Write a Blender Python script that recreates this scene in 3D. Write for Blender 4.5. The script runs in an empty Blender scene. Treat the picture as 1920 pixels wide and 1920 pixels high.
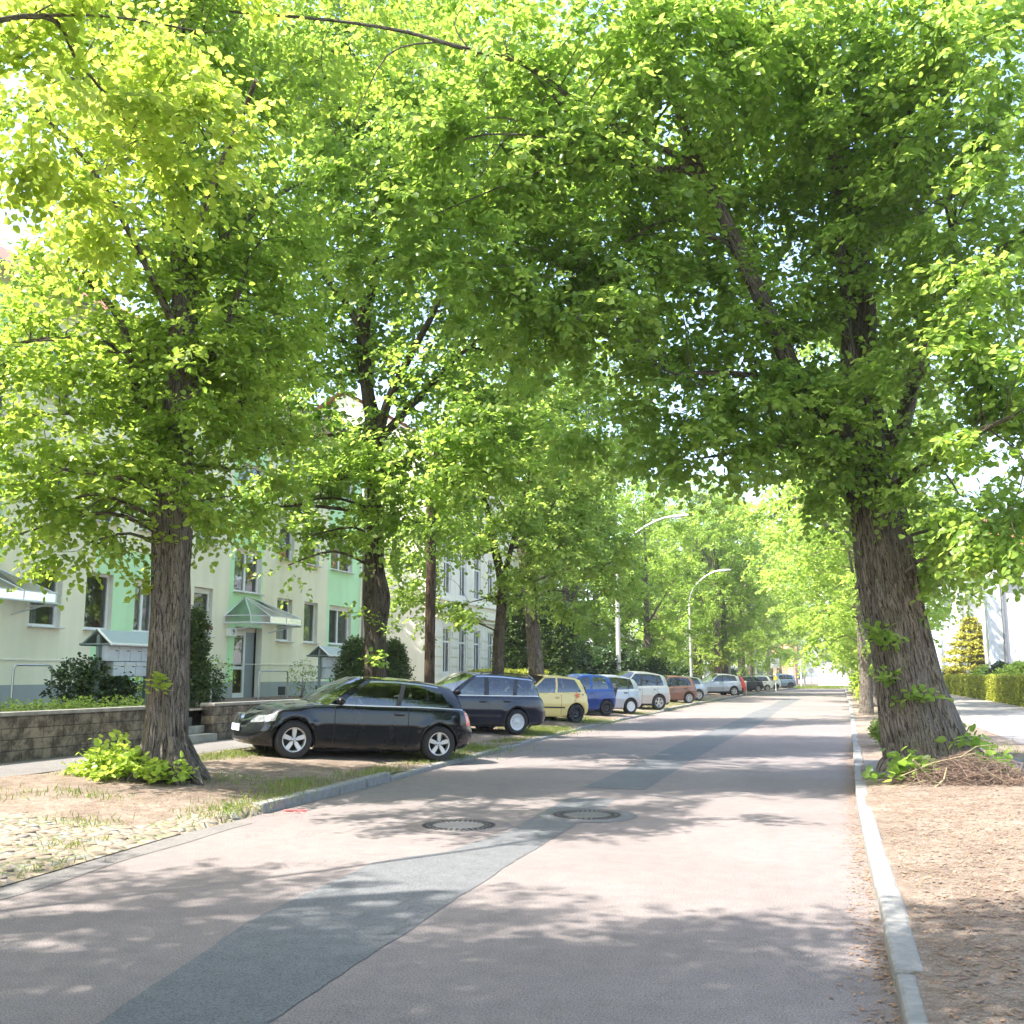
import bpy, math, random
import numpy as np
from mathutils import Vector, Matrix
random.seed(7); RS = np.random.RandomState(11)
sc = bpy.context.scene
COL = sc.collection
PI = math.pi
R = math.radians
# ------------------------------------------------------------------ camera frame
FPX = 1920.0; TH = math.atan(306 / 1920); YAW = math.atan(615 * math.cos(TH) / 1920); CH = 1.6
def ray(px, py):
    x = (px - 960) / FPX; y = (960 - py) / FPX
    f = math.cos(TH) - y * math.sin(TH); z = math.sin(TH) + y * math.cos(TH)
    return Vector((-math.sin(YAW) * f + math.cos(YAW) * x, math.cos(YAW) * f + math.sin(YAW) * x, z))
def gp(px, py, z=0.0):
    r = ray(px, py); t = (z - CH) / r.z
    return Vector((r.x * t, r.y * t, z))
def aty(px, py, Y):
    r = ray(px, py); t = Y / r.y
    return Vector((r.x * t, Y, CH + r.z * t))
def atx(px, py, X):
    r = ray(px, py); t = X / r.x
    return Vector((X, r.y * t, CH + r.z * t))
# ------------------------------------------------------------------ scene tags
def tag(o, label=None, cat=None, group=None, kind=None):
    if label: o['label'] = label
    if cat: o['category'] = cat
    if group: o['group'] = group
    if kind: o['kind'] = kind
    return o
def thing(name, label, cat, loc=(0, 0, 0), rz=0.0, group=None, rot=None):
    o = bpy.data.objects.new(name, None); COL.objects.link(o)
    o.location = loc
    o.rotation_euler = rot if rot else (0, 0, rz)
    o.empty_display_size = 0.2
    return tag(o, label, cat, group)
def copy_tree(o, parent=None, skip=()):
    c = o.copy(); COL.objects.link(c); c.parent = parent
    for ch in list(o.children):
        if ch.name.split('.')[0] not in skip: copy_tree(ch, c, skip)
    return c
# ------------------------------------------------------------------ materials
def new_mat(name):
    m = bpy.data.materials.new(name); m.use_nodes = True
    nt = m.node_tree; b = nt.nodes['Principled BSDF']
    return m, nt, b
def N(nt, t, **k):
    n = nt.nodes.new(t)
    for a, v in k.items(): setattr(n, a, v)
    return n
def ramp(nt, stops, src=None, interp='LINEAR'):
    r = N(nt, 'ShaderNodeValToRGB'); e = r.color_ramp.elements; r.color_ramp.interpolation = interp
    while len(e) < len(stops): e.new(0.5)
    for i, (p, c) in enumerate(stops):
        e[i].position = p; e[i].color = (c[0], c[1], c[2], 1) if len(c) == 3 else c
    if src is not None: nt.links.new(src, r.inputs[0])
    return r
def coords(nt, scale=(1, 1, 1), kind='Object'):
    tc = N(nt, 'ShaderNodeTexCoord'); mp = N(nt, 'ShaderNodeMapping')
    mp.inputs['Scale'].default_value = scale
    nt.links.new(tc.outputs[kind], mp.inputs[0]); return mp.outputs[0]
def noise(nt, vec, scale, detail=4, rough=0.6, dist=0):
    n = N(nt, 'ShaderNodeTexNoise'); n.inputs['Scale'].default_value = scale
    n.inputs['Detail'].default_value = detail; n.inputs['Roughness'].default_value = rough
    n.inputs['Distortion'].default_value = dist
    nt.links.new(vec, n.inputs['Vector']); return n.outputs[0]
def mixc(nt, fac, a, b, mode='MIX'):
    m = N(nt, 'ShaderNodeMix', data_type='RGBA', blend_type=mode)
    for s, v in ((m.inputs[0], fac), (m.inputs[6], a), (m.inputs[7], b)):
        if hasattr(v, 'is_linked') or hasattr(v, 'links'): nt.links.new(v, s)
        elif isinstance(v, (int, float)): s.default_value = v
        else: s.default_value = (v[0], v[1], v[2], 1)
    return m.outputs[2]
def math_n(nt, op, a, b=0.0, clamp=False):
    m = N(nt, 'ShaderNodeMath', operation=op); m.use_clamp = clamp
    for s, v in ((m.inputs[0], a), (m.inputs[1], b)):
        if isinstance(v, (int, float)): s.default_value = v
        else: nt.links.new(v, s)
    return m.outputs[0]
def bump(nt, b, h, strength=0.3, dist=0.02):
    bp = N(nt, 'ShaderNodeBump'); bp.inputs['Strength'].default_value = strength
    bp.inputs['Distance'].default_value = dist
    nt.links.new(h, bp.inputs['Height']); nt.links.new(bp.outputs[0], b.inputs['Normal'])
def simple(name, col, rough=0.5, metal=0.0, var=0.12, scale=6.0, bmp=0.0, coat=0.0, spec=None):
    m, nt, b = new_mat(name)
    v = coords(nt); n = noise(nt, v, scale)
    c0 = tuple(x * (1 - var) for x in col); c1 = tuple(min(1, x * (1 + var)) for x in col)
    r = ramp(nt, [(0.3, c0), (0.7, c1)], n)
    nt.links.new(r.outputs[0], b.inputs['Base Color'])
    b.inputs['Roughness'].default_value = rough; b.inputs['Metallic'].default_value = metal
    if coat: b.inputs['Coat Weight'].default_value = coat; b.inputs['Coat Roughness'].default_value = 0.03
    if spec is not None: b.inputs['Specular IOR Level'].default_value = spec
    if bmp: bump(nt, b, noise(nt, v, scale * 8), bmp, 0.01)
    return m
def m_asphalt(name, col, speck, tint):
    m, nt, b = new_mat(name); v = coords(nt)
    big = noise(nt, v, 0.35, 4); fine = noise(nt, v, 90, 3, 0.8); mid = noise(nt, v, 6, 4)
    c = ramp(nt, [(0.3, tuple(x * 0.86 for x in col)), (0.7, tuple(x * 1.12 for x in col))], big).outputs[0]
    f = ramp(nt, [(0.36, (0.45,) * 3), (0.5, (1,) * 3), (0.62, (1 + speck,) * 3)], fine).outputs[0]
    c = mixc(nt, 1.0, c, f, 'MULTIPLY')
    g = ramp(nt, [(0.35, (0.9, 0.9, 0.9)), (0.65, (1.07, 1.05, 1.04))], mid).outputs[0]
    c = mixc(nt, 1.0, c, g, 'MULTIPLY')
    vo = N(nt, 'ShaderNodeTexVoronoi'); vo.inputs['Scale'].default_value = 55; nt.links.new(v, vo.inputs['Vector'])
    st = ramp(nt, [(0.0, (1, 1, 1)), (0.08, (0, 0, 0))], vo.outputs['Distance']).outputs[0]
    c = mixc(nt, math_n(nt, 'MULTIPLY', st, 0.5), c, tint)
    # thin meandering cracks
    wv = noise(nt, v, 0.7, 6, 0.65, 1.2)
    cr = ramp(nt, [(0.494, (0, 0, 0)), (0.5, (1, 1, 1)), (0.506, (0, 0, 0))], wv).outputs[0]
    gate = ramp(nt, [(0.48, (0, 0, 0)), (0.56, (1, 1, 1))], noise(nt, v, 0.25, 2)).outputs[0]
    cr = mixc(nt, 1.0, cr, gate, 'MULTIPLY')
    c = mixc(nt, math_n(nt, 'MULTIPLY', cr, 0.65), c, tuple(x * 0.4 for x in col))
    nt.links.new(c, b.inputs['Base Color']); b.inputs['Roughness'].default_value = 0.85
    b.inputs['Specular IOR Level'].default_value = 0.3
    bump(nt, b, fine, 0.55, 0.004)
    return m
def m_dirt():
    m, nt, b = new_mat('verge_soil'); v = coords(nt)
    big = noise(nt, v, 0.5, 5); mid = noise(nt, v, 4, 6, 0.7); fine = noise(nt, v, 45, 4, 0.75)
    c = ramp(nt, [(0.3, (0.14, 0.115, 0.095)), (0.5, (0.235, 0.195, 0.162)), (0.7, (0.315, 0.27, 0.225))], big).outputs[0]
    c = mixc(nt, 1.0, c, ramp(nt, [(0.3, (0.72, 0.68, 0.64)), (0.6, (1.12, 1.1, 1.08))], mid).outputs[0], 'MULTIPLY')
    lit = ramp(nt, [(0.47, (0, 0, 0)), (0.58, (1, 1, 1))], noise(nt, v, 9, 8, 0.9, 1.0)).outputs[0]
    c = mixc(nt, math_n(nt, 'MULTIPLY', lit, 0.65), c, (0.14, 0.085, 0.055))
    pale = ramp(nt, [(0.60, (0, 0, 0)), (0.66, (1, 1, 1))], noise(nt, v, 60, 3, 0.7)).outputs[0]
    c = mixc(nt, math_n(nt, 'MULTIPLY', pale, 0.5), c, (0.6, 0.52, 0.42))
    nt.links.new(c, b.inputs['Base Color']); b.inputs['Roughness'].default_value = 0.95
    b.inputs['Specular IOR Level'].default_value = 0.1
    h = math_n(nt, 'ADD', math_n(nt, 'MULTIPLY', mid, 1.5), fine)
    bump(nt, b, h, 0.9, 0.03)
    return m
def m_cobble():
    m, nt, b = new_mat('cobbles'); v = coords(nt, (1, 1.0, 1))
    vo = N(nt, 'ShaderNodeTexVoronoi', feature='DISTANCE_TO_EDGE'); vo.inputs['Scale'].default_value = 7.5
    vc = N(nt, 'ShaderNodeTexVoronoi'); vc.inputs['Scale'].default_value = 7.5
    nt.links.new(v, vo.inputs['Vector']); nt.links.new(v, vc.inputs['Vector'])
    sep = N(nt, 'ShaderNodeSeparateColor'); nt.links.new(vc.outputs['Color'], sep.inputs[0])
    stone = ramp(nt, [(0.1, (0.15, 0.118, 0.09)), (0.45, (0.20, 0.165, 0.13)), (0.7, (0.17, 0.17, 0.17)), (0.9, (0.24, 0.195, 0.15))], sep.outputs[0]).outputs[0]
    stone = mixc(nt, 1.0, stone, ramp(nt, [(0.3, (0.8,) * 3), (0.7, (1.15,) * 3)], noise(nt, v, 30, 5)).outputs[0], 'MULTIPLY')
    edge = ramp(nt, [(0.03, (1, 1, 1)), (0.12, (0, 0, 0))], vo.outputs['Distance']).outputs[0]
    gate = noise(nt, v, 2.5, 4)
    joint = ramp(nt, [(0.42, (0.26, 0.20, 0.13)), (0.52, (0.20, 0.16, 0.09)), (0.6, (0.11, 0.15, 0.04))], gate).outputs[0]
    c = mixc(nt, edge, stone, joint)
    cover = ramp(nt, [(0.50, (0, 0, 0)), (0.64, (1, 1, 1))], noise(nt, v, 1.1, 5, 0.7)).outputs[0]
    c = mixc(nt, math_n(nt, 'MULTIPLY', cover, 0.75), c, (0.24, 0.19, 0.14))
    nt.links.new(c, b.inputs['Base Color']); b.inputs['Roughness'].default_value = 0.85
    hh = ramp(nt, [(0.0, (0, 0, 0)), (0.25, (1, 1, 1))], vo.outputs['Distance']).outputs[0]
    bump(nt, b, hh, 0.8, 0.03)
    return m
def m_bark(name, c0, c1, c2):
    m, nt, b = new_mat(name)
    tc = N(nt, 'ShaderNodeTexCoord'); mp = N(nt, 'ShaderNodeMapping'); nt.links.new(tc.outputs['UV'], mp.inputs[0])
    v = mp.outputs[0]
    mp2 = N(nt, 'ShaderNodeMapping'); mp2.inputs['Scale'].default_value = (1.0, 0.16, 1.0); nt.links.new(v, mp2.inputs[0])
    n1 = noise(nt, mp2.outputs[0], 30, 7, 0.7, 1.2)
    rid = ramp(nt, [(0.36, (0, 0, 0)), (0.5, (0.75, 0.75, 0.75)), (0.66, (1, 1, 1))], n1).outputs[0]
    n2 = noise(nt, v, 3, 5)
    c = ramp(nt, [(0.1, c0), (0.55, c1), (0.95, c2)], rid).outputs[0]
    mossy = ramp(nt, [(0.5, (0, 0, 0)), (0.68, (1, 1, 1))], n2).outputs[0]
    c = mixc(nt, math_n(nt, 'MULTIPLY', mossy, 0.35), c, (0.17, 0.17, 0.07))
    n3 = noise(nt, v, 40, 4)
    c = mixc(nt, 1.0, c, ramp(nt, [(0.3, (0.75,) * 3), (0.7, (1.2,) * 3)], n3).outputs[0], 'MULTIPLY')
    nt.links.new(c, b.inputs['Base Color']); b.inputs['Roughness'].default_value = 0.95
    b.inputs['Specular IOR Level'].default_value = 0.15
    bump(nt, b, math_n(nt, 'ADD', rid, math_n(nt, 'MULTIPLY', n3, 0.25)), 1.0, 0.045)
    return m
def m_leaf(name, ca, cb, ta, tb, tr=0.45, gl=0.35):
    m = bpy.data.materials.new(name); m.use_nodes = True; nt = m.node_tree
    for n in list(nt.nodes): nt.nodes.remove(n)
    out = N(nt, 'ShaderNodeOutputMaterial')
    at = N(nt, 'ShaderNodeAttribute'); at.attribute_name = 'tint'
    c = ramp(nt, [(0.0, ca), (1.0, cb)], at.outputs['Fac']).outputs[0]
    t = ramp(nt, [(0.0, ta), (1.0, tb)], at.outputs['Fac']).outputs[0]
    p = N(nt, 'ShaderNodeBsdfPrincipled'); nt.links.new(c, p.inputs['Base Color'])
    p.inputs['Roughness'].default_value = gl; p.inputs['Specular IOR Level'].default_value = 0.4
    tl = N(nt, 'ShaderNodeBsdfTranslucent'); nt.links.new(t, tl.inputs[0])
    mx = N(nt, 'ShaderNodeMixShader'); mx.inputs[0].default_value = tr
    nt.links.new(p.outputs[0], mx.inputs[1]); nt.links.new(tl.outputs[0], mx.inputs[2])
    nt.links.new(mx.outputs[0], out.inputs[0])
    return m
def m_glass(name, tint, refl=0.0, rough=0.02):
    m = bpy.data.materials.new(name); m.use_nodes = True; nt = m.node_tree
    for n in list(nt.nodes): nt.nodes.remove(n)
    out = N(nt, 'ShaderNodeOutputMaterial')
    tr = N(nt, 'ShaderNodeBsdfTransparent')
    vn = noise(nt, coords(nt), 3.0)
    c = ramp(nt, [(0.3, tuple(x * 0.93 for x in tint)), (0.7, tint)], vn).outputs[0]
    nt.links.new(c, tr.inputs[0])
    g = N(nt, 'ShaderNodeBsdfGlossy'); g.inputs['Roughness'].default_value = rough
    g.inputs[0].default_value = (0.95, 0.97, 1, 1)
    fr = N(nt, 'ShaderNodeFresnel'); fr.inputs[0].default_value = 1.52
    f = math_n(nt, 'ADD', fr.outputs[0], refl, True)
    mx = N(nt, 'ShaderNodeMixShader'); nt.links.new(f, mx.inputs[0])
    nt.links.new(tr.outputs[0], mx.inputs[1]); nt.links.new(g.outputs[0], mx.inputs[2])
    nt.links.new(mx.outputs[0], out.inputs[0])
    return m
def m_paint(name, col, metallic=0.0, rough=0.35, dirt=0.25):
    m, nt, b = new_mat(name); v = coords(nt)
    d = ramp(nt, [(0.45, (0, 0, 0)), (0.75, (1, 1, 1))], noise(nt, v, 2.2, 6, 0.7)).outputs[0]
    flake = ramp(nt, [(0.3, (0.92,) * 3), (0.7, (1.08,) * 3)], noise(nt, v, 60, 2)).outputs[0]
    c = mixc(nt, 1.0, col, flake, 'MULTIPLY')
    c = mixc(nt, math_n(nt, 'MULTIPLY', d, dirt * 0.06), c, (0.35, 0.31, 0.25))
    nt.links.new(c, b.inputs['Base Color'])
    b.inputs['Metallic'].default_value = metallic; b.inputs['Roughness'].default_value = rough
    b.inputs['Coat Weight'].default_value = 1.0; b.inputs['Specular IOR Level'].default_value = 0.1
    cr = ramp(nt, [(0.4, (0.03,) * 3), (0.8, (0.03 + dirt * 0.12,) * 3)], noise(nt, v, 3.5, 5, 0.7)).outputs[0]
    nt.links.new(cr, b.inputs['Coat Roughness'])
    return m
def m_render_wall(name, col):
    m, nt, b = new_mat(name); v = coords(nt)
    big = ramp(nt, [(0.3, tuple(x * 0.94 for x in col)), (0.7, tuple(min(1, x * 1.04) for x in col))], noise(nt, v, 0.6, 5)).outputs[0]
    mp = N(nt, 'ShaderNodeMapping'); mp.inputs['Scale'].default_value = (2.5, 2.5, 0.25); nt.links.new(v, mp.inputs[0])
    st = ramp(nt, [(0.35, (0.93, 0.93, 0.92)), (0.6, (1, 1, 1))], noise(nt, mp.outputs[0], 1.0, 4)).outputs[0]
    c = mixc(nt, 1.0, big, st, 'MULTIPLY')
    nt.links.new(c, b.inputs['Base Color']); b.inputs['Roughness'].default_value = 0.9
    b.inputs['Specular IOR Level'].default_value = 0.15
    bump(nt, b, noise(nt, v, 120, 3), 0.35, 0.004)
    return m
def m_blockwall():
    m, nt, b = new_mat('block_wall')
    tc = N(nt, 'ShaderNodeTexCoord')
    sp = N(nt, 'ShaderNodeSeparateXYZ'); nt.links.new(tc.outputs['Object'], sp.inputs[0])
    cb = N(nt, 'ShaderNodeCombineXYZ'); nt.links.new(sp.outputs[1], cb.inputs[0]); nt.links.new(sp.outputs[2], cb.inputs[1])
    br = N(nt, 'ShaderNodeTexBrick'); nt.links.new(cb.outputs[0], br.inputs['Vector'])
    br.inputs['Scale'].default_value = 1.0; br.inputs['Brick Width'].default_value = 0.44; br.inputs['Row Height'].default_value = 0.17
    br.inputs['Mortar Size'].default_value = 0.008; br.inputs['Bias'].default_value = 0.0
    br.inputs['Color1'].default_value = (0.20, 0.165, 0.12, 1); br.inputs['Color2'].default_value = (0.27, 0.215, 0.15, 1)
    br.inputs['Mortar'].default_value = (0.09, 0.075, 0.06, 1)
    n = noise(nt, tc.outputs['Object'], 5, 6, 0.7)
    dk = ramp(nt, [(0.42, (0.35, 0.33, 0.3)), (0.6, (1.1, 1.08, 1.05))], n).outputs[0]
    c = mixc(nt, 1.0, br.outputs[0], dk, 'MULTIPLY')
    nt.links.new(c, b.inputs['Base Color']); b.inputs['Roughness'].default_value = 0.95
    h = math_n(nt, 'SUBTRACT', noise(nt, tc.outputs['Object'], 25, 5), br.outputs[1])
    bump(nt, b, h, 0.8, 0.02)
    return m
def m_tiles(name, col):
    m, nt, b = new_mat(name)
    v = coords(nt); w = N(nt, 'ShaderNodeTexWave', wave_type='BANDS', bands_direction='Z'); w.inputs['Scale'].default_value = 1.6
    w.inputs['Distortion'].default_value = 0.3; nt.links.new(v, w.inputs[0])
    c = ramp(nt, [(0.1, tuple(x * 0.55 for x in col)), (0.4, col)], w.outputs[1]).outputs[0]
    c = mixc(nt, 1.0, c, ramp(nt, [(0.3, (0.7,) * 3), (0.7, (1.2,) * 3)], noise(nt, v, 8, 4)).outputs[0], 'MULTIPLY')
    nt.links.new(c, b.inputs['Base Color']); b.inputs['Roughness'].default_value = 0.8
    bump(nt, b, w.outputs[1], 0.5, 0.03)
    return m
M = {}
M['road'] = m_asphalt('road_asphalt', (0.180, 0.155, 0.148), 0.4, (0.5, 0.42, 0.38))
M['patch'] = m_asphalt('patch_asphalt', (0.119, 0.122, 0.128), 0.25, (0.33, 0.33, 0.33))
M['path'] = m_asphalt('path_asphalt', (0.16, 0.15, 0.143), 0.2, (0.4, 0.4, 0.4))
M['slab'] = m_asphalt('pavement_concrete', (0.25, 0.228, 0.205), 0.15, (0.5, 0.5, 0.5))
M['soil'] = m_dirt(); M['cobble'] = m_cobble()
M['kerb'] = simple('granite_kerb', (0.20, 0.195, 0.185), 0.8, var=0.2, scale=14, bmp=0.6)
M['bark'] = m_bark('lime_bark', (0.045, 0.035, 0.028), (0.18, 0.145, 0.118), (0.31, 0.27, 0.225))
M['barkdark'] = m_bark('dark_bark', (0.03, 0.024, 0.018), (0.105, 0.085, 0.066), (0.18, 0.15, 0.115))
M['leafy'] = m_leaf('yellowish_lime_leaves', (0.15, 0.225, 0.03), (0.30, 0.38, 0.06), (0.42, 0.57, 0.055), (0.68, 0.78, 0.14), 0.6)
M['leafyg'] = m_leaf('spring_lime_leaves', (0.09, 0.165, 0.024), (0.23, 0.32, 0.05), (0.31, 0.50, 0.05), (0.60, 0.73, 0.12), 0.56)
M['leafg'] = m_leaf('fresh_lime_leaves', (0.078, 0.155, 0.025), (0.20, 0.29, 0.055), (0.30, 0.50, 0.055), (0.57, 0.73, 0.14), 0.57)
M['leafm'] = m_leaf('mid_lime_leaves', (0.085, 0.155, 0.028), (0.22, 0.30, 0.06), (0.31, 0.49, 0.06), (0.58, 0.71, 0.15), 0.57)
M['leaffar'] = m_leaf('far_lime_leaves', (0.10, 0.18, 0.03), (0.26, 0.36, 0.06), (0.33, 0.54, 0.06), (0.62, 0.76, 0.14), 0.57, 0.5)
M['leafdark'] = m_leaf('dark_shrub_leaves', (0.02, 0.05, 0.012), (0.06, 0.10, 0.025), (0.04, 0.10, 0.02), (0.10, 0.18, 0.03), 0.25)
M['leafthuja'] = m_leaf('cypress_sprays', (0.03, 0.075, 0.015), (0.09, 0.14, 0.03), (0.07, 0.14, 0.02), (0.13, 0.2, 0.03), 0.25, 0.6)
M['leafyel'] = m_leaf('golden_sprays', (0.26, 0.27, 0.03), (0.46, 0.44, 0.07), (0.45, 0.42, 0.05), (0.6, 0.55, 0.1), 0.3, 0.6)
M['leafhedge'] = m_leaf('hedge_leaves', (0.16, 0.22, 0.02), (0.36, 0.36, 0.035), (0.3, 0.36, 0.03), (0.5, 0.5, 0.05), 0.35, 0.6)
M['leafbright'] = m_leaf('bright_shoots', (0.20, 0.32, 0.04), (0.36, 0.46, 0.07), (0.42, 0.6, 0.06), (0.6, 0.7, 0.1), 0.5)
M['grass'] = m_leaf('grass_blades', (0.08, 0.14, 0.025), (0.26, 0.30, 0.07), (0.2, 0.32, 0.04), (0.4, 0.42, 0.08), 0.4, 0.6)
M['twig'] = simple('dry_twigs', (0.17, 0.115, 0.085), 0.9, var=0.5, scale=12)
M['twiglichen'] = simple('lichen_twigs', (0.23, 0.19, 0.11), 0.9, var=0.3, scale=20)
M['litter'] = simple('dry_leaf_litter', (0.22, 0.13, 0.075), 0.95, var=0.5, scale=30)
M['heather'] = simple('red_heather', (0.30, 0.07, 0.08), 0.9, var=0.4, scale=40)
M['blockwall'] = m_blockwall()
M['cope'] = simple('coping_concrete', (0.27, 0.25, 0.21), 0.9, var=0.3, scale=6, bmp=0.4)
M['step'] = simple('step_concrete', (0.30, 0.29, 0.25), 0.9, var=0.25, scale=5, bmp=0.4)
M['cream'] = m_render_wall('cream_render', (0.92, 0.86, 0.65)); M['green'] = m_render_wall('mint_render', (0.61, 0.90, 0.54))
M['white_r'] = m_render_wall('white_render', (0.52, 0.515, 0.505)); M['cream2'] = m_render_wall('pale_render', (0.84, 0.79, 0.67))
M['greyb'] = m_render_wall('blue_grey_render', (0.52, 0.56, 0.62))
M['plinth'] = m_render_wall('grey_plinth', (0.40, 0.42, 0.41)); M['reveal'] = m_render_wall('window_reveal', (0.82, 0.78, 0.68))
M['pvc'] = simple('white_plastic', (0.80, 0.80, 0.78), 0.35, var=0.04)
M['sill'] = simple('sill_metal', (0.62, 0.60, 0.58), 0.4, var=0.06)
M['glass'] = m_glass('window_glass', (0.72, 0.76, 0.76), 0.10)
M['room'] = simple('dark_room', (0.09, 0.095, 0.09), 0.9, var=0.5, scale=1.5)
M['curtain'] = simple('net_curtain', (0.45, 0.47, 0.44), 0.9, var=0.25, scale=9)
M['greydoor'] = simple('grey_panel', (0.27, 0.30, 0.33), 0.5, var=0.05)
M['roofglass'] = simple('frosted_roof_glass', (0.26, 0.33, 0.31), 0.45, var=0.05)
M['notch'] = simple('manhole_notch', (0.05, 0.046, 0.044), 0.9)
M['canopyglass'] = m_glass('canopy_glass', (0.80, 0.86, 0.84), 0.02, 0.25)
M['alu'] = simple('white_metal', (0.70, 0.72, 0.71), 0.35, var=0.05)
M['steel'] = simple('stainless', (0.52, 0.52, 0.50), 0.3, 0.8, var=0.06)
M['greensteel'] = simple('greenish_steel', (0.17, 0.23, 0.21), 0.45, var=0.12)
M['mailbox'] = simple('mailbox_paint', (0.55, 0.60, 0.64), 0.4, var=0.05)
M['black'] = simple('black_plastic', (0.015, 0.015, 0.016), 0.5, var=0.2)
M['tileroof'] = m_tiles('red_roof_tiles', (0.40, 0.13, 0.08)); M['greyroof'] = m_tiles('grey_roof', (0.2, 0.2, 0.21))
M['brick'] = simple('brick_far', (0.48, 0.24, 0.16), 0.9, var=0.2, scale=3)
M['zinc'] = simple('zinc', (0.25, 0.26, 0.27), 0.4, 0.6)
M['concrete_pole'] = simple('lamp_concrete', (0.46, 0.44, 0.41), 0.7, var=0.1, scale=10)
M['lamphead'] = simple('lamp_head', (0.75, 0.75, 0.74), 0.35, var=0.04)
M['lens'] = simple('lamp_lens', (0.6, 0.62, 0.6), 0.2, var=0.04)
M['wood'] = m_bark('wood_pole', (0.05, 0.032, 0.022), (0.12, 0.08, 0.055), (0.165, 0.115, 0.08))
M['iron'] = simple('cast_iron', (0.13, 0.12, 0.118), 0.6, 0.3, var=0.3, scale=30, bmp=0.5)
M['ironlid'] = simple('concrete_lid', (0.23, 0.205, 0.195), 0.8, var=0.2, scale=30, bmp=0.4)
M['bluesign'] = simple('blue_sign', (0.03, 0.13, 0.5), 0.4, var=0.05)
M['whitesign'] = simple('white_sign', (0.8, 0.8, 0.78), 0.4, var=0.04)
M['yellow'] = simple('yellow_post', (0.75, 0.5, 0.04), 0.5)
M['redpaint'] = simple('red_mark', (0.75, 0.2, 0.2), 0.8, var=0.3, scale=30)
M['tyre'] = simple('tyre_rubber', (0.022, 0.021, 0.02), 0.85, var=0.35, scale=20, bmp=0.3)
M['rim'] = simple('rim_alloy', (0.55, 0.54, 0.52), 0.35, 0.6, var=0.08)
M['rimcover'] = simple('wheel_cover', (0.55, 0.56, 0.57), 0.4, 0.2, var=0.08)
M['rimblack'] = simple('steel_rim_black', (0.02, 0.02, 0.021), 0.5, var=0.2)
M['hole'] = simple('rim_hollow', (0.012, 0.011, 0.011), 0.9, var=0.2)
M['under'] = simple('underbody', (0.012, 0.012, 0.012), 0.9)
M['cglass'] = m_glass('car_glass', (0.42, 0.48, 0.44), 0.06)
M['cglassclear'] = m_glass('clear_car_glass', (0.72, 0.80, 0.74), 0.10)
M['chrome'] = simple('chrome', (0.42, 0.43, 0.44), 0.28, 1.0, var=0.03)
M['redlamp'] = simple('red_lamp', (0.55, 0.015, 0.02), 0.12, var=0.2, scale=8, coat=1)
M['clearlamp'] = simple('headlamp', (0.36, 0.38, 0.40), 0.08, 0.6, var=0.6, scale=16, coat=1)
M['seat'] = simple('seat_fabric', (0.03, 0.03, 0.032), 0.9)
M['plate'] = simple('number_plate', (0.8, 0.8, 0.78), 0.4, var=0.03)
M['orange'] = simple('orange_sticker', (0.75, 0.16, 0.05), 0.5, var=0.1)
M['pebble'] = simple('pebbles', (0.155, 0.125, 0.095), 0.8, var=0.35, scale=9)
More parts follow.
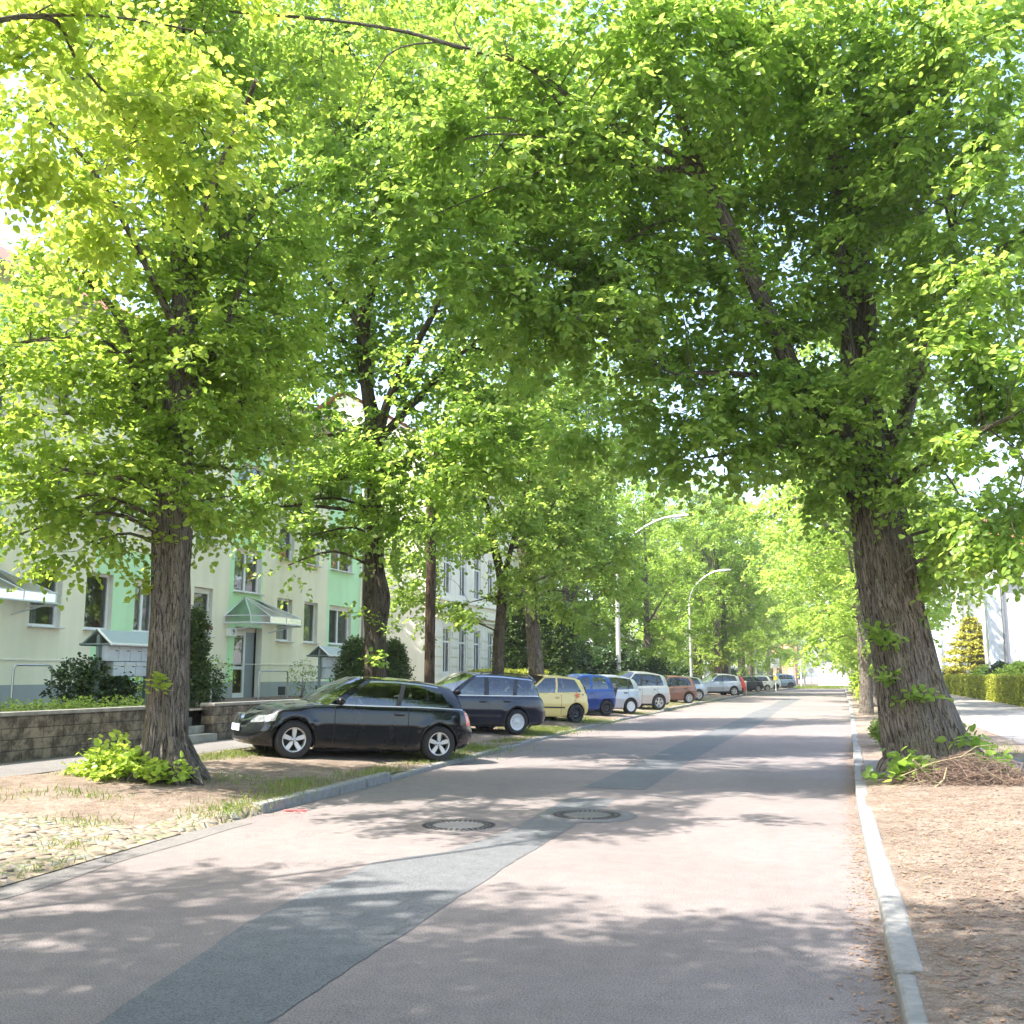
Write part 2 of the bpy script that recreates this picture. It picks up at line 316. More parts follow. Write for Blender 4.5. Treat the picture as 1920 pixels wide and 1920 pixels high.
# ------------------------------------------------------------------ mesh builder
def link(name, me, parent=None):
    o = bpy.data.objects.new(name, me); COL.objects.link(o)
    if parent is not None: o.parent = parent
    return o
class MB:
    def __init__(s, off=(0, 0, 0)):
        s.v = []; s.f = []; s.m = []; s.mats = []; s.off = Vector(off); s.uv = []
    def mi(s, mat):
        if mat not in s.mats: s.mats.append(mat)
        return s.mats.index(mat)
    def poly(s, pts, mat, uvs=None):
        b = len(s.v)
        s.v += [tuple(Vector(p) - s.off) for p in pts]
        s.f.append(tuple(range(b, b + len(pts)))); s.m.append(s.mi(mat)); s.uv.append(uvs)
    def grid(s, rows, mat, closed=False, flip=False):
        b = len(s.v); n = len(rows[0]); k = s.mi(mat)
        for r in rows: s.v += [tuple(Vector(p) - s.off) for p in r]
        for i in range(len(rows) - 1):
            for j in range(n if closed else n - 1):
                j2 = (j + 1) % n
                q = (b + i * n + j, b + i * n + j2, b + (i + 1) * n + j2, b + (i + 1) * n + j)
                s.f.append(q[::-1] if flip else q); s.m.append(k); s.uv.append(None)
    def box(s, c, d, mat, rz=0.0, rot=None):
        mx = rot if rot is not None else Matrix.Rotation(rz, 3, 'Z')
        c = Vector(c); k = s.mi(mat); b = len(s.v)
        for sx in (-.5, .5):
            for sy in (-.5, .5):
                for sz in (-.5, .5):
                    s.v.append(tuple(c + mx @ Vector((sx * d[0], sy * d[1], sz * d[2])) - s.off))
        for q in ((0, 1, 3, 2), (4, 6, 7, 5), (0, 4, 5, 1), (2, 3, 7, 6), (0, 2, 6, 4), (1, 5, 7, 3)):
            s.f.append(tuple(b + i for i in q)); s.m.append(k); s.uv.append(None)
    def tube(s, pts, radii, mat, n=8, cap=True, disp=None, uvs=1.0):
        pts = [Vector(p) for p in pts]
        if not hasattr(radii, '__len__'): radii = [radii] * len(pts)
        b = len(s.v); k = s.mi(mat)
        t = (pts[1] - pts[0]).normalized()
        u = t.orthogonal().normalized()
        if abs(t.z) > 0.7:
            u = (Vector((1, 0, 0)) - t * t.x).normalized()
        L = 0.0; vv = []
        for i, p in enumerate(pts):
            if i: L += (p - pts[i - 1]).length
            vv.append(L)
            t = (pts[min(i + 1, len(pts) - 1)] - pts[max(i - 1, 0)]).normalized()
            u = (u - t * u.dot(t)).normalized(); w = t.cross(u)
            for j in range(n):
                a = 2 * PI * j / n
                r = radii[i]
                if disp: r *= disp(a, L)
                s.v.append(tuple(p + (u * math.cos(a) + w * math.sin(a)) * r - s.off))
        rm = max(radii)
        for i in range(len(pts) - 1):
            for j in range(n):
                j2 = (j + 1) % n
                s.f.append((b + i * n + j, b + i * n + j2, b + (i + 1) * n + j2, b + (i + 1) * n + j)); s.m.append(k)
                u0 = j / n * 2 * PI * rm * uvs; u1 = (j + 1) / n * 2 * PI * rm * uvs
                s.uv.append(((u0, vv[i] * uvs), (u1, vv[i] * uvs), (u1, vv[i + 1] * uvs), (u0, vv[i + 1] * uvs)))
        if cap:
            s.f.append(tuple(b + (len(pts) - 1) * n + j for j in range(n))); s.m.append(k); s.uv.append(None)
            s.f.append(tuple(b + j for j in range(n))[::-1]); s.m.append(k); s.uv.append(None)
    def lathe(s, prof, c, mat, n=24, axis='Z'):
        c = Vector(c); rows = []
        for (r, h) in prof:
            row = []
            for j in range(n):
                a = 2 * PI * j / n
                if axis == 'Z': row.append(c + Vector((r * math.cos(a), r * math.sin(a), h)))
                else: row.append(c + Vector((r * math.cos(a), h, r * math.sin(a))))
            rows.append(row)
        s.grid(rows, mat, closed=True)
    def build(s, name, parent=None, smooth=None, bevel=0.0, uv=False):
        me = bpy.data.meshes.new(name)
        me.from_pydata(s.v, [], s.f)
        for m in s.mats: me.materials.append(M[m] if isinstance(m, str) else m)
        me.polygons.foreach_set('material_index', s.m)
        if uv:
            ul = me.uv_layers.new(name='UVMap'); d = []
            for fa, u in zip(s.f, s.uv):
                if u is None: d += [0.0, 0.0] * len(fa)
                else:
                    for q in u: d += [q[0], q[1]]
            ul.data.foreach_set('uv', d)
        if smooth is not None:
            me.polygons.foreach_set('use_smooth', [True] * len(me.polygons))
            me.set_sharp_from_angle(angle=R(smooth))
        me.update()
        o = link(name, me, parent)
        if bevel > 0:
            bv = o.modifiers.new('bevel', 'BEVEL'); bv.width = bevel; bv.segments = 2; bv.limit_method = 'ANGLE'
        return o
def joinpts(a, b, n): return [Vector(a).lerp(Vector(b), i / n) for i in range(n + 1)]
# ------------------------------------------------------------------ foliage
def norm(a): return a / np.maximum(np.linalg.norm(a, axis=1, keepdims=True), 1e-6)
def leaf_mesh(name, P, D, Nn, S, tint, mat, parent=None, off=(0, 0, 0), aspect=0.9, fold=0.25):
    """P base points, D leaf directions, Nn normals, S sizes (numpy)."""
    n = len(P); D = norm(D); W = norm(np.cross(Nn, D)); Nn = np.cross(D, W)
    S = S[:, None]; P = P - np.array(off)
    up = Nn * S * fold * 0.5
    v0 = P
    v1 = P + D * S * 0.22 + W * S * aspect * 0.48 + up
    v2 = P + D * S * 0.68 + W * S * aspect * 0.40 + up
    v3 = P + D * S
    v4 = P + D * S * 0.68 - W * S * aspect * 0.40 + up
    v5 = P + D * S * 0.22 - W * S * aspect * 0.48 + up
    V = np.stack([v0, v1, v2, v3, v4, v5], 1).reshape(-1, 3).astype(np.float32)
    b = (np.arange(n) * 6)[:, None]
    F = np.concatenate([b + np.array([0, 3, 2, 1]), b + np.array([0, 5, 4, 3])], 1).reshape(-1).astype(np.int32)
    me = bpy.data.meshes.new(name)
    me.vertices.add(len(V)); me.vertices.foreach_set('co', V.ravel())
    me.loops.add(len(F)); me.loops.foreach_set('vertex_index', F)
    me.polygons.add(2 * n); me.polygons.foreach_set('loop_start', np.arange(2 * n, dtype=np.int32) * 4)
    at = me.attributes.new('tint', 'FLOAT', 'FACE'); at.data.foreach_set('value', np.repeat(tint, 2).astype(np.float32))
    me.materials.append(M[mat])
    me.update(); me.validate()
    return link(name, me, parent)
def sprays(C, D, Ltw, per, size, rs, droop=0.5, updir=None):
    """leaves along short twigs; returns P,D,N,S,tint"""
    n = len(C); D = norm(D)
    k = np.tile(np.arange(per), n); T = np.repeat(np.arange(n), per)
    f = (k + rs.rand(n * per)) / per
    L = Ltw[T]
    P = C[T] + D[T] * (f * L)[:, None]
    P[:, 2] -= droop * 0.35 * f ** 2 * L
    side = norm(np.cross(D, np.array([0, 0, 1.0]) + rs.randn(n, 3) * 0.15))
    sg = np.where(k % 2 == 0, 1.0, -1.0)[:, None]
    LD = D[T] * 0.55 + side[T] * sg * 0.8 + rs.randn(n * per, 3) * 0.38
    LD[:, 2] -= droop * (0.5 + 0.7 * rs.rand(n * per))
    LD = norm(LD)
    P = P + LD * 0.035
    NN = np.array([0, 0, 1.0]) + rs.randn(n * per, 3) * 0.5 + D[T] * 0.35
    S = size * (0.7 + 0.55 * rs.rand(n * per))
    tw = rs.rand(n)
    tint = np.clip(0.55 * tw[T] + 0.45 * rs.rand(n * per) + 0.15 * (f - 0.5), 0, 1)
    return P, LD, NN, S, tint
def crown_points(blobs, rs, dens):
    """blobs (x,y,z,rx,ry,rz,w): twig starts in clumps, shells denser"""
    Cs = []; Ds = []; H = []
    for (x, y, z, rx, ry, rz, w) in blobs:
        nt_ = max(6, int(dens * w * (rx * ry * rz) ** (2 / 3.0)))
        ncl = max(4, nt_ // 9)
        d = norm(rs.randn(ncl, 3)); rr = (0.35 + 0.65 * rs.rand(ncl) ** 0.55)[:, None]
        cl = d * rr
        i = rs.randint(0, ncl, nt_)
        q = cl[i] + rs.randn(nt_, 3) * 0.11
        Cc = np.array([x, y, z]) + q * np.array([rx, ry, rz])
        dd = norm(q) * 0.8 + rs.randn(nt_, 3) * 0.45; dd[:, 2] = dd[:, 2] * 0.6 - 0.12
        Cs.append(Cc); Ds.append(dd)
        for c in cl: H.append(np.array([x, y, z]) + c * np.array([rx, ry, rz]))
    return np.concatenate(Cs), np.concatenate(Ds), H
def ridge(seed, amp=0.05):
    r = random.Random(seed); ks = [(r.randint(2, 5), r.uniform(0, 6.28), r.uniform(-.8, .8), amp * 1.0) for _ in range(3)]
    ks += [(r.randint(11, 19), r.uniform(0, 6.28), r.uniform(-2.2, 2.2), amp * 0.42) for _ in range(5)]
    ks += [(r.randint(6, 9), r.uniform(0, 6.28), r.uniform(-3, 3), amp * 0.4) for _ in range(2)]
    return lambda a, L: 1 + sum(w * math.sin(k * a + p + s * L + 0.8 * math.sin(L * 2.1 + p)) for k, p, s, w in ks)
def smoothpath(pts, rad, sub=6):
    P = [Vector(p) for p in pts]; out = []; rr = []
    for i in range(len(P) - 1):
        p0 = P[max(i - 1, 0)]; p1 = P[i]; p2 = P[i + 1]; p3 = P[min(i + 2, len(P) - 1)]
        for k in range(sub):
            t = k / sub
            out.append(0.5 * ((2 * p1) + (p2 - p0) * t + (2 * p0 - 5 * p1 + 4 * p2 - p3) * t * t + (3 * p1 - p0 - 3 * p2 + p3) * t ** 3))
            rr.append(rad[i] + (rad[i + 1] - rad[i]) * t)
    out.append(P[-1]); rr.append(rad[-1])
    return out, rr
def make_tree(name, label, base, trunk, trad, limbs, blobs, leafmat, bark='bark', dens=60, per=12, size=0.1, seed=1,
              group='lime trees lining the street', trunk_n=40, twiglen=0.55, branch=True, cat='tree', amp=0.05, link_n=1.0, roots=0):
    """trunk: list of world points; limbs: list of (points, r0, r1); blobs: world"""
    rs = np.random.RandomState(seed); base = Vector(base)
    t = thing(name, label, cat, base, group=group)
    mb = MB(base)
    P, rr = smoothpath(trunk, trad, 14 if trunk_n > 30 else 4)
    mb.tube(P, rr, bark, trunk_n, cap=True, disp=ridge(seed, amp))
    rr_ = random.Random(seed)
    for k in range(roots):
        a = 2 * PI * k / roots + rr_.uniform(-.25, .25); r0 = trad[0]; d = Vector((math.cos(a), math.sin(a), 0)); L = rr_.uniform(.25, .6)
        h = rr_.uniform(.3, .6); b0 = base + Vector((0, 0, .05))
        L *= .45; q, qr = smoothpath([P[3] + d * r0 * .55 + Vector((0, 0, h)), b0 + d * r0 * .78 + Vector((0, 0, h * .42)), b0 + d * (r0 + L * .35) + Vector((0, 0, .05)), b0 + d * (r0 + L) + Vector((0, 0, -.06))], [r0 * .12, r0 * .22, r0 * .17, r0 * .06], 5)
        mb.tube(q, qr, bark, 14, disp=ridge(seed + k, amp * 1.6))
    nodes = [(p, r) for p, r in zip(P, rr) if p.z > base.z + 1.8]
    for (lp, r0, r1) in limbs:
        n_ = len(lp); rad = [r0 + (r1 - r0) * (i / (n_ - 1)) ** 0.8 for i in range(n_)]
        q, qr = smoothpath(lp, rad, 6)
        mb.tube(q, qr, bark, 16 if trunk_n > 30 else 7, disp=ridge(seed + len(mb.v), amp * 0.8))
        nodes += list(zip(q, qr))
    C, D, H = crown_points(blobs, rs, dens)
    if branch and nodes:
        NP = np.array([tuple(n[0]) for n in nodes])
        H = [h for h in H if rs.rand() < link_n]
        # secondary boughs to each blob centre, then to the clump centres
        sub = []
        for (x, y, z, rx, ry, rz, w) in blobs:
            c = np.array([x, y, z]); d = np.linalg.norm(NP - c, axis=1) + np.maximum(0, NP[:, 2] - z) * 1.5
            j = int(np.argmin(d)); a = Vector(NP[j]); b = Vector(c)
            if (b - a).length > 0.5:
                r0 = min(nodes[j][1] * 0.5, 0.018 + 0.011 * (b - a).length)
                mid = a.lerp(b, 0.5) + Vector(rs.randn(3) * 0.18) + Vector((0, 0, 0.15 * (b - a).length))
                q, qr = smoothpath([a, mid, b], [r0, r0 * 0.7, r0 * 0.35], 4)
                mb.tube(q, qr, bark, 7)
                sub += list(zip(q[3:], qr[3:]))
        nodes2 = nodes + sub; NP = np.array([tuple(n[0]) for n in nodes2])
        for h in H:
            d = np.linalg.norm(NP - h, axis=1) + np.maximum(0, NP[:, 2] - h[2]) * 0.8
            j = int(np.argmin(d)); a = Vector(NP[j]); b = Vector(h)
            if 0.3 < (b - a).length < 4:
                r0 = min(nodes2[j][1] * 0.7, 0.008 + 0.007 * (b - a).length)
                mid = a.lerp(b, 0.5) + Vector(rs.randn(3) * 0.12 * (b - a).length)
                q, qr = smoothpath([a, mid, b], [r0, r0 * 0.6, 0.004], 3)
                mb.tube(q, qr, bark, 5, cap=False)
    mb.build('trunk', t, smooth=70, uv=True)
    L = twiglen * (0.6 + 0.8 * rs.rand(len(C)))
    Pp, LD, NN, S, ti = sprays(C, D, L, per, size, rs)
    leaf_mesh('crown', Pp, LD, NN, S, ti, leafmat, t, base)
    return t
def tuft(name, pts, radius, count, size, mat, parent, off, seed, per=6, up=0.4, twl=0.22):
    if len(pts) > 1 and name != 'heather':
        for i, (p, rd) in enumerate(zip(pts, radius)): tuft(name, [p], [rd], count, size, mat, parent, off, seed * 31 + i, per, up, twl)
        return
    rs = np.random.RandomState(seed); C = []; D = []
    for p, rd in zip(pts, radius):
        d = norm(rs.randn(count, 3)); d[:, 2] = np.abs(d[:, 2]) * 0.8 + 0.0
        rr = rs.rand(count, 1) ** 0.5
        C.append(np.array(p) + d * rr * np.array(rd)); dd = d + rs.randn(count, 3) * 0.4; dd[:, 2] += up; D.append(dd)
    C = np.concatenate(C); D = np.concatenate(D)
    P, LD, NN, S, ti = sprays(C, D, np.full(len(C), twl), per, size, rs, 0.3)
    return leaf_mesh(name, P, LD, NN, S, ti, mat, parent, off)
# ------------------------------------------------------------------ cars
def curve(pts, win=0.10):
    xs = np.array([p[0] for p in pts]); zs = np.array([p[1] for p in pts])
    X = np.linspace(xs[0] - 0.5, xs[-1] + 0.5, 1200); Z = np.interp(X, xs, zs)
    k = max(3, int(win / (X[1] - X[0]))); ker = np.hanning(k + 2)[1:-1]; ker /= ker.sum()
    Zs = np.convolve(np.pad(Z, k, mode='edge'), ker, 'same')[k:-k]
    return lambda x: float(np.interp(x, X, Zs))
TL = [0.0, 0.05, 0.11, 0.17, 0.23, 0.29, 0.35, 0.41, 0.47, 0.53, 0.59, 0.65, 0.71, 0.77, 0.83, 0.89, 0.945, 0.98, 1.0]
def build_wheel(parent, x, y, r, w, style, side):
    """wheel mesh (tyre) with rim as sub-part; side +1 left, -1 right"""
    o = thing('wheel', None, None); o.parent = parent; o.location = (x, y, r)
    mb = MB(); rr = r * 0.66; s = side
    prof = [(rr - .01, -w * .42), (rr + .015, -w * .5), (r * .86, -w * .52), (r - .022, -w * .47), (r, -w * .36), (r, w * .36), (r - .022, w * .47), (r * .86, w * .52), (rr + .015, w * .5), (rr - .01, w * .42)]
    mb.lathe([(a, b * s) for a, b in prof], (0, 0, 0), 'tyre', 36, 'Y')
    mb.build('tyre', o, smooth=50)
    m = MB(); yo = w * .43 * s
    mat = {'star': 'rim', 'multi': 'rim', 'ypsilon': 'rim', 'cover': 'rimcover', 'steel': 'rimblack'}[style]
    m.lathe([(rr - .012, -w * .4 * s), (rr, -w * .42 * s)], (0, 0, 0), mat, 36, 'Y')
    m.lathe([(rr, yo), (rr - .006, yo + .008 * s), (rr - .022, yo), (rr - .03, yo - .05 * s), (rr - .03, yo - .12 * s)], (0, 0, 0), mat, 36, 'Y')
    m.lathe([(0.001, yo - .09 * s), (rr - .03, yo - .09 * s)], (0, 0, 0), 'hole', 24, 'Y')
    hub = rr * .24
    m.lathe([(hub * 1.25, yo - .05 * s), (hub, yo - .01 * s), (hub * .55, yo + .002 * s), (.001, yo + .004 * s)], (0, 0, 0), mat, 20, 'Y')
    def spoke(a, w0, w1, r0, r1, dy0=-.012, dy1=-.006):
        ca, sa = math.cos(a), math.sin(a)
        for (q0, q1) in (((w0, w1)),) if False else ((w0, w1),):
            pts = []
            for (rad, hw, dy) in ((r0, q0, dy0), (r1, q1, dy1)):
                for sg in (-1, 1):
                    pts.append((rad * ca - sg * hw * sa, yo + dy * s, rad * sa + sg * hw * ca))
            a0, b0, a1, b1 = pts
            m.poly([a0, a1, b1, b0] if s < 0 else [a0, b0, b1, a1], mat)
            for (p, q) in ((a0, a1), (b0, b1)):
                m.poly([p, q, (q[0], q[1] - .04 * s, q[2]), (p[0], p[1] - .04 * s, p[2])], mat)
    if style == 'star':
        for k in range(5): 
            a = 2 * PI * k / 5 + PI / 2
            spoke(a, .030, .040, hub * .8, rr - .02)
            for q in range(1): m.box((hub * 1.05 * math.cos(a + .63), yo - .004 * s, hub * 1.05 * math.sin(a + .63)), (.018, .01, .018), 'hole')
    elif style == 'multi':
        for k in range(9): spoke(2 * PI * k / 9 + .2, .013, .022, hub * .8, rr - .02)
    elif style == 'ypsilon':
        for k in range(5):
            for d in (-.2, .2): 
                a = 2 * PI * k / 5 + PI / 2
                spoke(a + d, .012, .017, hub * .8, rr - .02)
    elif style == 'cover':
        for k in range(14): spoke(2 * PI * k / 14, .014, .026, hub * .8, rr - .05)
        m.lathe([(rr - .055, yo - .006 * s), (rr - .02, yo - .002 * s)], (0, 0, 0), mat, 30, 'Y')
        m.lathe([(.001, yo - .002 * s), (rr * .42, yo - .006 * s)], (0, 0, 0), mat, 20, 'Y')
    else:
        m.lathe([(hub, yo - .03 * s), (rr * .6, yo - .015 * s), (rr * .8, yo - .05 * s)], (0, 0, 0), mat, 24, 'Y')
        for k in range(8):
            a = 2 * PI * k / 8; m.box((rr * .68 * math.cos(a), yo - .028 * s, rr * .68 * math.sin(a)), (.05, .012, .035), 'hole', rot=Matrix.Rotation(-a, 3, 'Y'))
    if style in ('star', 'ypsilon', 'multi'):
        m.lathe([(.001, yo + .009 * s), (.026, yo + .008 * s), (.03, yo + .004 * s)], (0, 0, 0), 'black' if style != 'star' else 'chrome', 12, 'Y')
        if style == 'star':
            for q in range(4):
                pts = [(0, yo + .011 * s, 0)] + [(.02 * math.cos(a), yo + .011 * s, .02 * math.sin(a)) for a in np.linspace(q * PI / 2, (q + 1) * PI / 2, 5)]
                m.poly(pts, 'bluesign' if q % 2 else 'whitesign')
    m.build('rim', o, smooth=35)
    return o
def build_car(P, label, cat, loc, heading, pitch=0.0, group=None, name='parked_car'):
    """P: dict of proportions. Local frame: x forward (0 = rear axle), y left, z up."""
    root = thing(name, label, cat, loc, group=group)
    root.rotation_euler = (Matrix.Rotation(heading, 3, 'Z') @ Matrix.Rotation(-pitch, 3, 'Y')).to_euler()
    wb = P['wb']; r = P['r']; W = P['W'] / 2; xR = -P['ro']; xF = wb + P['fo']
    top = curve(P['top'], .16); bot = curve([(xR, P.get('zr', .30)), (xR + .35, .24), (.5, P.get('zs', .19)), (wb - .4, P.get('zs', .19)), (xF - .25, .20), (xF, .22)], .2)
    roof = curve(P['roof'], .35)
    ws = lambda t: float(np.interp(t, [0, .06, .16, .30, .50, .62, .78, .9, .97, 1], [.90, .945, .965, .98, .998, 1, .992, .982, .962, .93]))
    fp = P.get('fprof', [(0, -.07), (.12, -.01), (.3, 0), (.45, -.01), (.6, -.05), (.78, -.12), (.92, -.24), (1, -.34)])
    rp = P.get('rprof', [(0, .10), (.12, .03), (.3, 0), (.48, .01), (.55, .05), (.75, .07), (.92, .12), (1, .17)])
    fx = lambda t: float(np.interp(t, [p[0] for p in fp], [p[1] for p in fp])); rx = lambda t: -float(np.interp(t, [p[0] for p in rp], [p[1] for p in rp]))
    xf0 = wb + .12; xr0 = -.15; nf = 16; nr = 12; ef = P.get('ef', 2.7); er = P.get('er', 4.2)
    seams = sorted(P['seams'])
    xs = list(np.arange(xr0 + .01, xf0, .035))
    xs = [x for x in xs if all(abs(x - s) > .018 for s in seams)]
    for s in seams: xs += [s - .006, s + .006]
    xs = sorted(xs, reverse=True)
    st = [('F', PI / 2 * i / nf) for i in range(nf)] + [('S', x) for x in xs] + [('R', PI / 2 * (1 - (i + 1) / nr)) for i in range(nr)]
    def outl(s, t):
        k, u = s
        if k == 'F':
            L = xF + fx(t) - xf0
            return xf0 + L * max(math.cos(u), 0) ** (2 / ef), W * max(math.sin(u), 0) ** (2 / ef)
        if k == 'R':
            L = xR - rx(t) - xr0
            return xr0 + L * max(math.cos(u), 0) ** (2 / er), W * max(math.sin(u), 0) ** (2 / er)
        return u, W
    G = []
    for t in TL:
        row = []
        for s in st:
            x, y = outl(s, t); zb = bot(x); zt = top(x); z = zb + t * (zt - zb)
            hl = P.get('crease', .55)
            cr = .010 * math.exp(-((t - hl) / .03) ** 2) * (1 if -.3 < x < wb + .4 else 0)
            yy = y * ws(t) + (cr if y > W * .7 else 0) 
            for xa in (0, wb):
                d = math.hypot(x - xa, (z - r)); yy += (.018 * math.exp(-((d - r - .09) / .07) ** 2) if y > W * .8 else 0)
            row.append([x, yy, z])
        G.append(row)
    # wheel arch snapping
    Ra = r + P.get('gap', .05); inside = {}
    for i, row in enumerate(G):
        for j, p in enumerate(row):
            for xa in (0, wb):
                d = math.hypot(p[0] - xa, p[2] - r)
                if d < Ra and p[1] > W * .55: inside[(i, j)] = (xa, d)
    def yat(x, z):
        zb = bot(x); t = (z - zb) / max(.01, top(x) - zb)
        return W * ws(min(1, max(0, t)))
    body = {}
    def B(n_):
        if n_ not in body: body[n_] = MB()
        return body[n_]
    doors = P['doors']; paint = P['paint']
    kill = set(); 
    for i in range(len(TL) - 1):
        for j in range(len(st) - 1):
            c4 = [(i, j), (i, j + 1), (i + 1, j + 1), (i + 1, j)]
            if all(c in inside for c in c4): kill.add((i, j))
    snapped = {}
    for (i, j), (xa, d) in inside.items():
        p = G[i][j]; k = Ra / max(d, .05); snapped[(i, j)] = [xa + (p[0] - xa) * k, p[1], r + (p[2] - r) * k]
    for i in range(len(TL) - 1):
        for j in range(len(st) - 1):
            if (i, j) in kill: continue
            q = [snapped.get(c, G[c[0]][c[1]]) for c in ((i, j), (i, j + 1), (i + 1, j + 1), (i + 1, j))]
            cx = sum(p[0] for p in q) / 4; cy = sum(p[1] for p in q) / 4; cz = sum(p[2] for p in q) / 4; t = (TL[i] + TL[i + 1]) / 2
            tgt, mat = 'body', paint
            w_ = abs(q[0][0] - q[1][0])
            onside = st[j][0] == 'S' and st[j + 1][0] == 'S'
            if onside and any(abs(cx - s) < .0055 for s in seams) and .08 < t < .985: mat = 'hole'
            elif onside:
                for k, (a, b_) in enumerate(doors):
                    if a < cx < b_ and .08 < t < .99: tgt = 'door%d' % k
            if t < P.get('clad', 0): mat = 'black'
            hl = P['headlight']
            if st[j][0] == 'F' or cx > wb + .1:
                if hl[0] < t < hl[1] and hl[2] < cx and cy > hl[3]: tgt, mat = 'headlight', 'clearlamp'
                if P.get('grille') and P['grille'][0] < t < P['grille'][1] and cy < P['grille'][2] and cx > wb + .4: tgt, mat = 'grille', 'black'
                if .1 < t < .26 and cy < W * .62 and cx > wb + .45: tgt, mat = 'air_intake', 'black'
            tl = P['taillight']
            if cx < -.2 and tl[0] < t < tl[1] and cx < tl[2] and cy > tl[3]: tgt, mat = 'tail_light', 'redlamp'
            for sg in (1, -1):
                nm = tgt + ('' if tgt in ('body', 'grille', 'air_intake') else ('L' if sg > 0 else 'R'))
                pts = [(p[0], p[1] * sg, p[2]) for p in q]
                B(nm).poly(pts if sg < 0 else pts[::-1], mat)
    # bonnet and rear deck
    xc = P['cowl']; xd = P['tail']
    rows = []
    tops = [G[-1][j] for j in range(len(st))]
    def deck(sel, crown, m_='body'):
        rows = []
        for j in sel:
            x, y, z = tops[j]; row = []
            for k in range(-8, 9):
                s = k / 8; ff = min(1, y / (W * .5))
                row.append((x, y * s, z + crown * (1 - s * s) * ff - .012 * (1 - abs(s)) * 0))
            rows.append(row)
        B(m_).grid(rows, paint, flip=False)
    fsel = [j for j in range(len(st)) if tops[j][0] >= xc - .04]
    rsel = [j for j in range(len(st)) if tops[j][0] <= xd + .03]
    deck(fsel, P.get('crown', .075), 'bonnet'); deck(rsel, .02)
    # bonnet nose drop: centre strip follows automatically
    # greenhouse sides
    yr = W * P.get('yr', .72)
    def ybelt(x):
        j = min(range(len(st)), key=lambda q: abs(tops[q][0] - x)); return tops[j][1]
    vr = [0, .035, .07, .25, .45, .65, .8, P.get('vg', .885), .95, 1.0]
    bp = P['side']  # list (xb, xr, kind to next)
    segs = []
    for a, b_ in zip(bp[:-1], bp[1:]):
        L = abs(a[0] - b_[0]); n = max(1, int(L / .12))
        for k in range(n):
            f0, f1 = k / n, (k + 1) / n
            segs.append(((a[0] + (b_[0] - a[0]) * f0, a[1] + (b_[1] - a[1]) * f0), (a[0] + (b_[0] - a[0]) * f1, a[1] + (b_[1] - a[1]) * f1), a[2]))
    nwin = -1; prev = None
    def sp(u, v):
        xb, xr_ = u; yb = ybelt(xb); zb = top(xb); zr_ = roof(xr_)
        yrr = yr * (1 - .10 * max(0, (xr_ - bp[-1][1] < .35)) * (1 - (xr_ - bp[-1][1]) / .35))
        vv = v
        return (xb + (xr_ - xb) * vv, yb + (yrr - yb) * vv ** 1.15 + .028 * math.sin(PI * vv), zb + (zr_ - zb) * (1.05 * vv - .05 * vv * vv))
    for (u0, u1, kind) in segs:
        if kind == 'glass' and prev != 'glass': nwin += 1
        prev = kind
        for a, b_ in zip(vr[:-1], vr[1:]):
            q = [sp(u0, a), sp(u1, a), sp(u1, b_), sp(u0, b_)]
            gl = kind == 'glass' and a >= .034 and b_ <= P.get('vg', .885) + .001
            if gl: tgt, mat = 'side_window%d' % nwin, 'cglass'
            elif b_ <= .036 and P.get('trim'): tgt, mat = 'window_trim', 'chrome'
            elif kind in ('glass', 'black') and .03 < (a + b_) / 2 < P.get('vg', .885): tgt, mat = 'body', 'black' if kind == 'black' else paint
            elif a >= P.get('vg', .885) - .001 and b_ < .96 and P.get('trim') and kind != 'paint': tgt, mat = 'window_trim', 'chrome'
            else: tgt, mat = 'body', paint
            for sg in (1, -1):
                pts = [(p[0], p[1] * sg, p[2]) for p in q]
                nm = tgt + (('L' if sg > 0 else 'R') if tgt.startswith('side_w') else '')
                B(nm).poly(pts[::-1] if sg < 0 else pts, mat)
    # roof
    ra = bp[0][1]; rb = bp[-1][1]; rows = []
    us = np.linspace(0, 1, 22)
    def side_top(u):
        X = [b[1] for b in bp]
        x = ra + (rb - ra) * u
        bpi = float(np.interp(-x, [-q for q in X], [q[0] for q in bp]))
        return sp((bpi, x), 1.0)
    fb = P.get('fbow', .10); rbow = P.get('rbow', .06)
    for u in us:
        x, y, z = side_top(u); row = []
        for k in range(-8, 9):
            s = k / 8; bow = (fb * max(0, 1 - u * 5) - rbow * max(0, 1 - (1 - u) * 5)) * (1 - s * s)
            row.append((x + bow, y * s, z + .055 * (1 - abs(s) ** 2.6)))
        rows.append(row)
    B('roof').grid(rows, P.get('roofmat', paint))
    # windscreen
    xb, yb, zb = bp[0][0], ybelt(bp[0][0]), top(bp[0][0]); fr = rows[0]; W0 = []
    for v in np.linspace(0, 1, 9):
        row = []
        for k in range(17):
            s = (k - 8) / 8; p1 = Vector(fr[k]); p0 = Vector((xb + .22 * (1 - s * s), yb * s, zb + P.get('crown', .075) * .9 * (1 - s * s)))
            q = p0.lerp(p1, v); e = math.sin(PI * v) * .028
            row.append((q.x + e * .5, q.y, q.z + e))
        W0.append(row)
    B('windscreen').grid(W0, 'cglassclear')
    # rear window / tailgate upper
    xb, yb, zb = bp[-1][0], ybelt(bp[-1][0]), top(bp[-1][0]); rr_ = rows[-1]; W1 = []
    for v in np.linspace(0, 1, 9):
        row = []
        for k in range(17):
            s = (k - 8) / 8; p1 = Vector(rr_[k]); p0 = Vector((xb - .05 * (1 - s * s), yb * s, zb + .015 * (1 - s * s)))
            q = p0.lerp(p1, v); e = math.sin(PI * v) * .03; row.append((q.x - e, q.y, q.z + e * .3))
        W1.append(row)
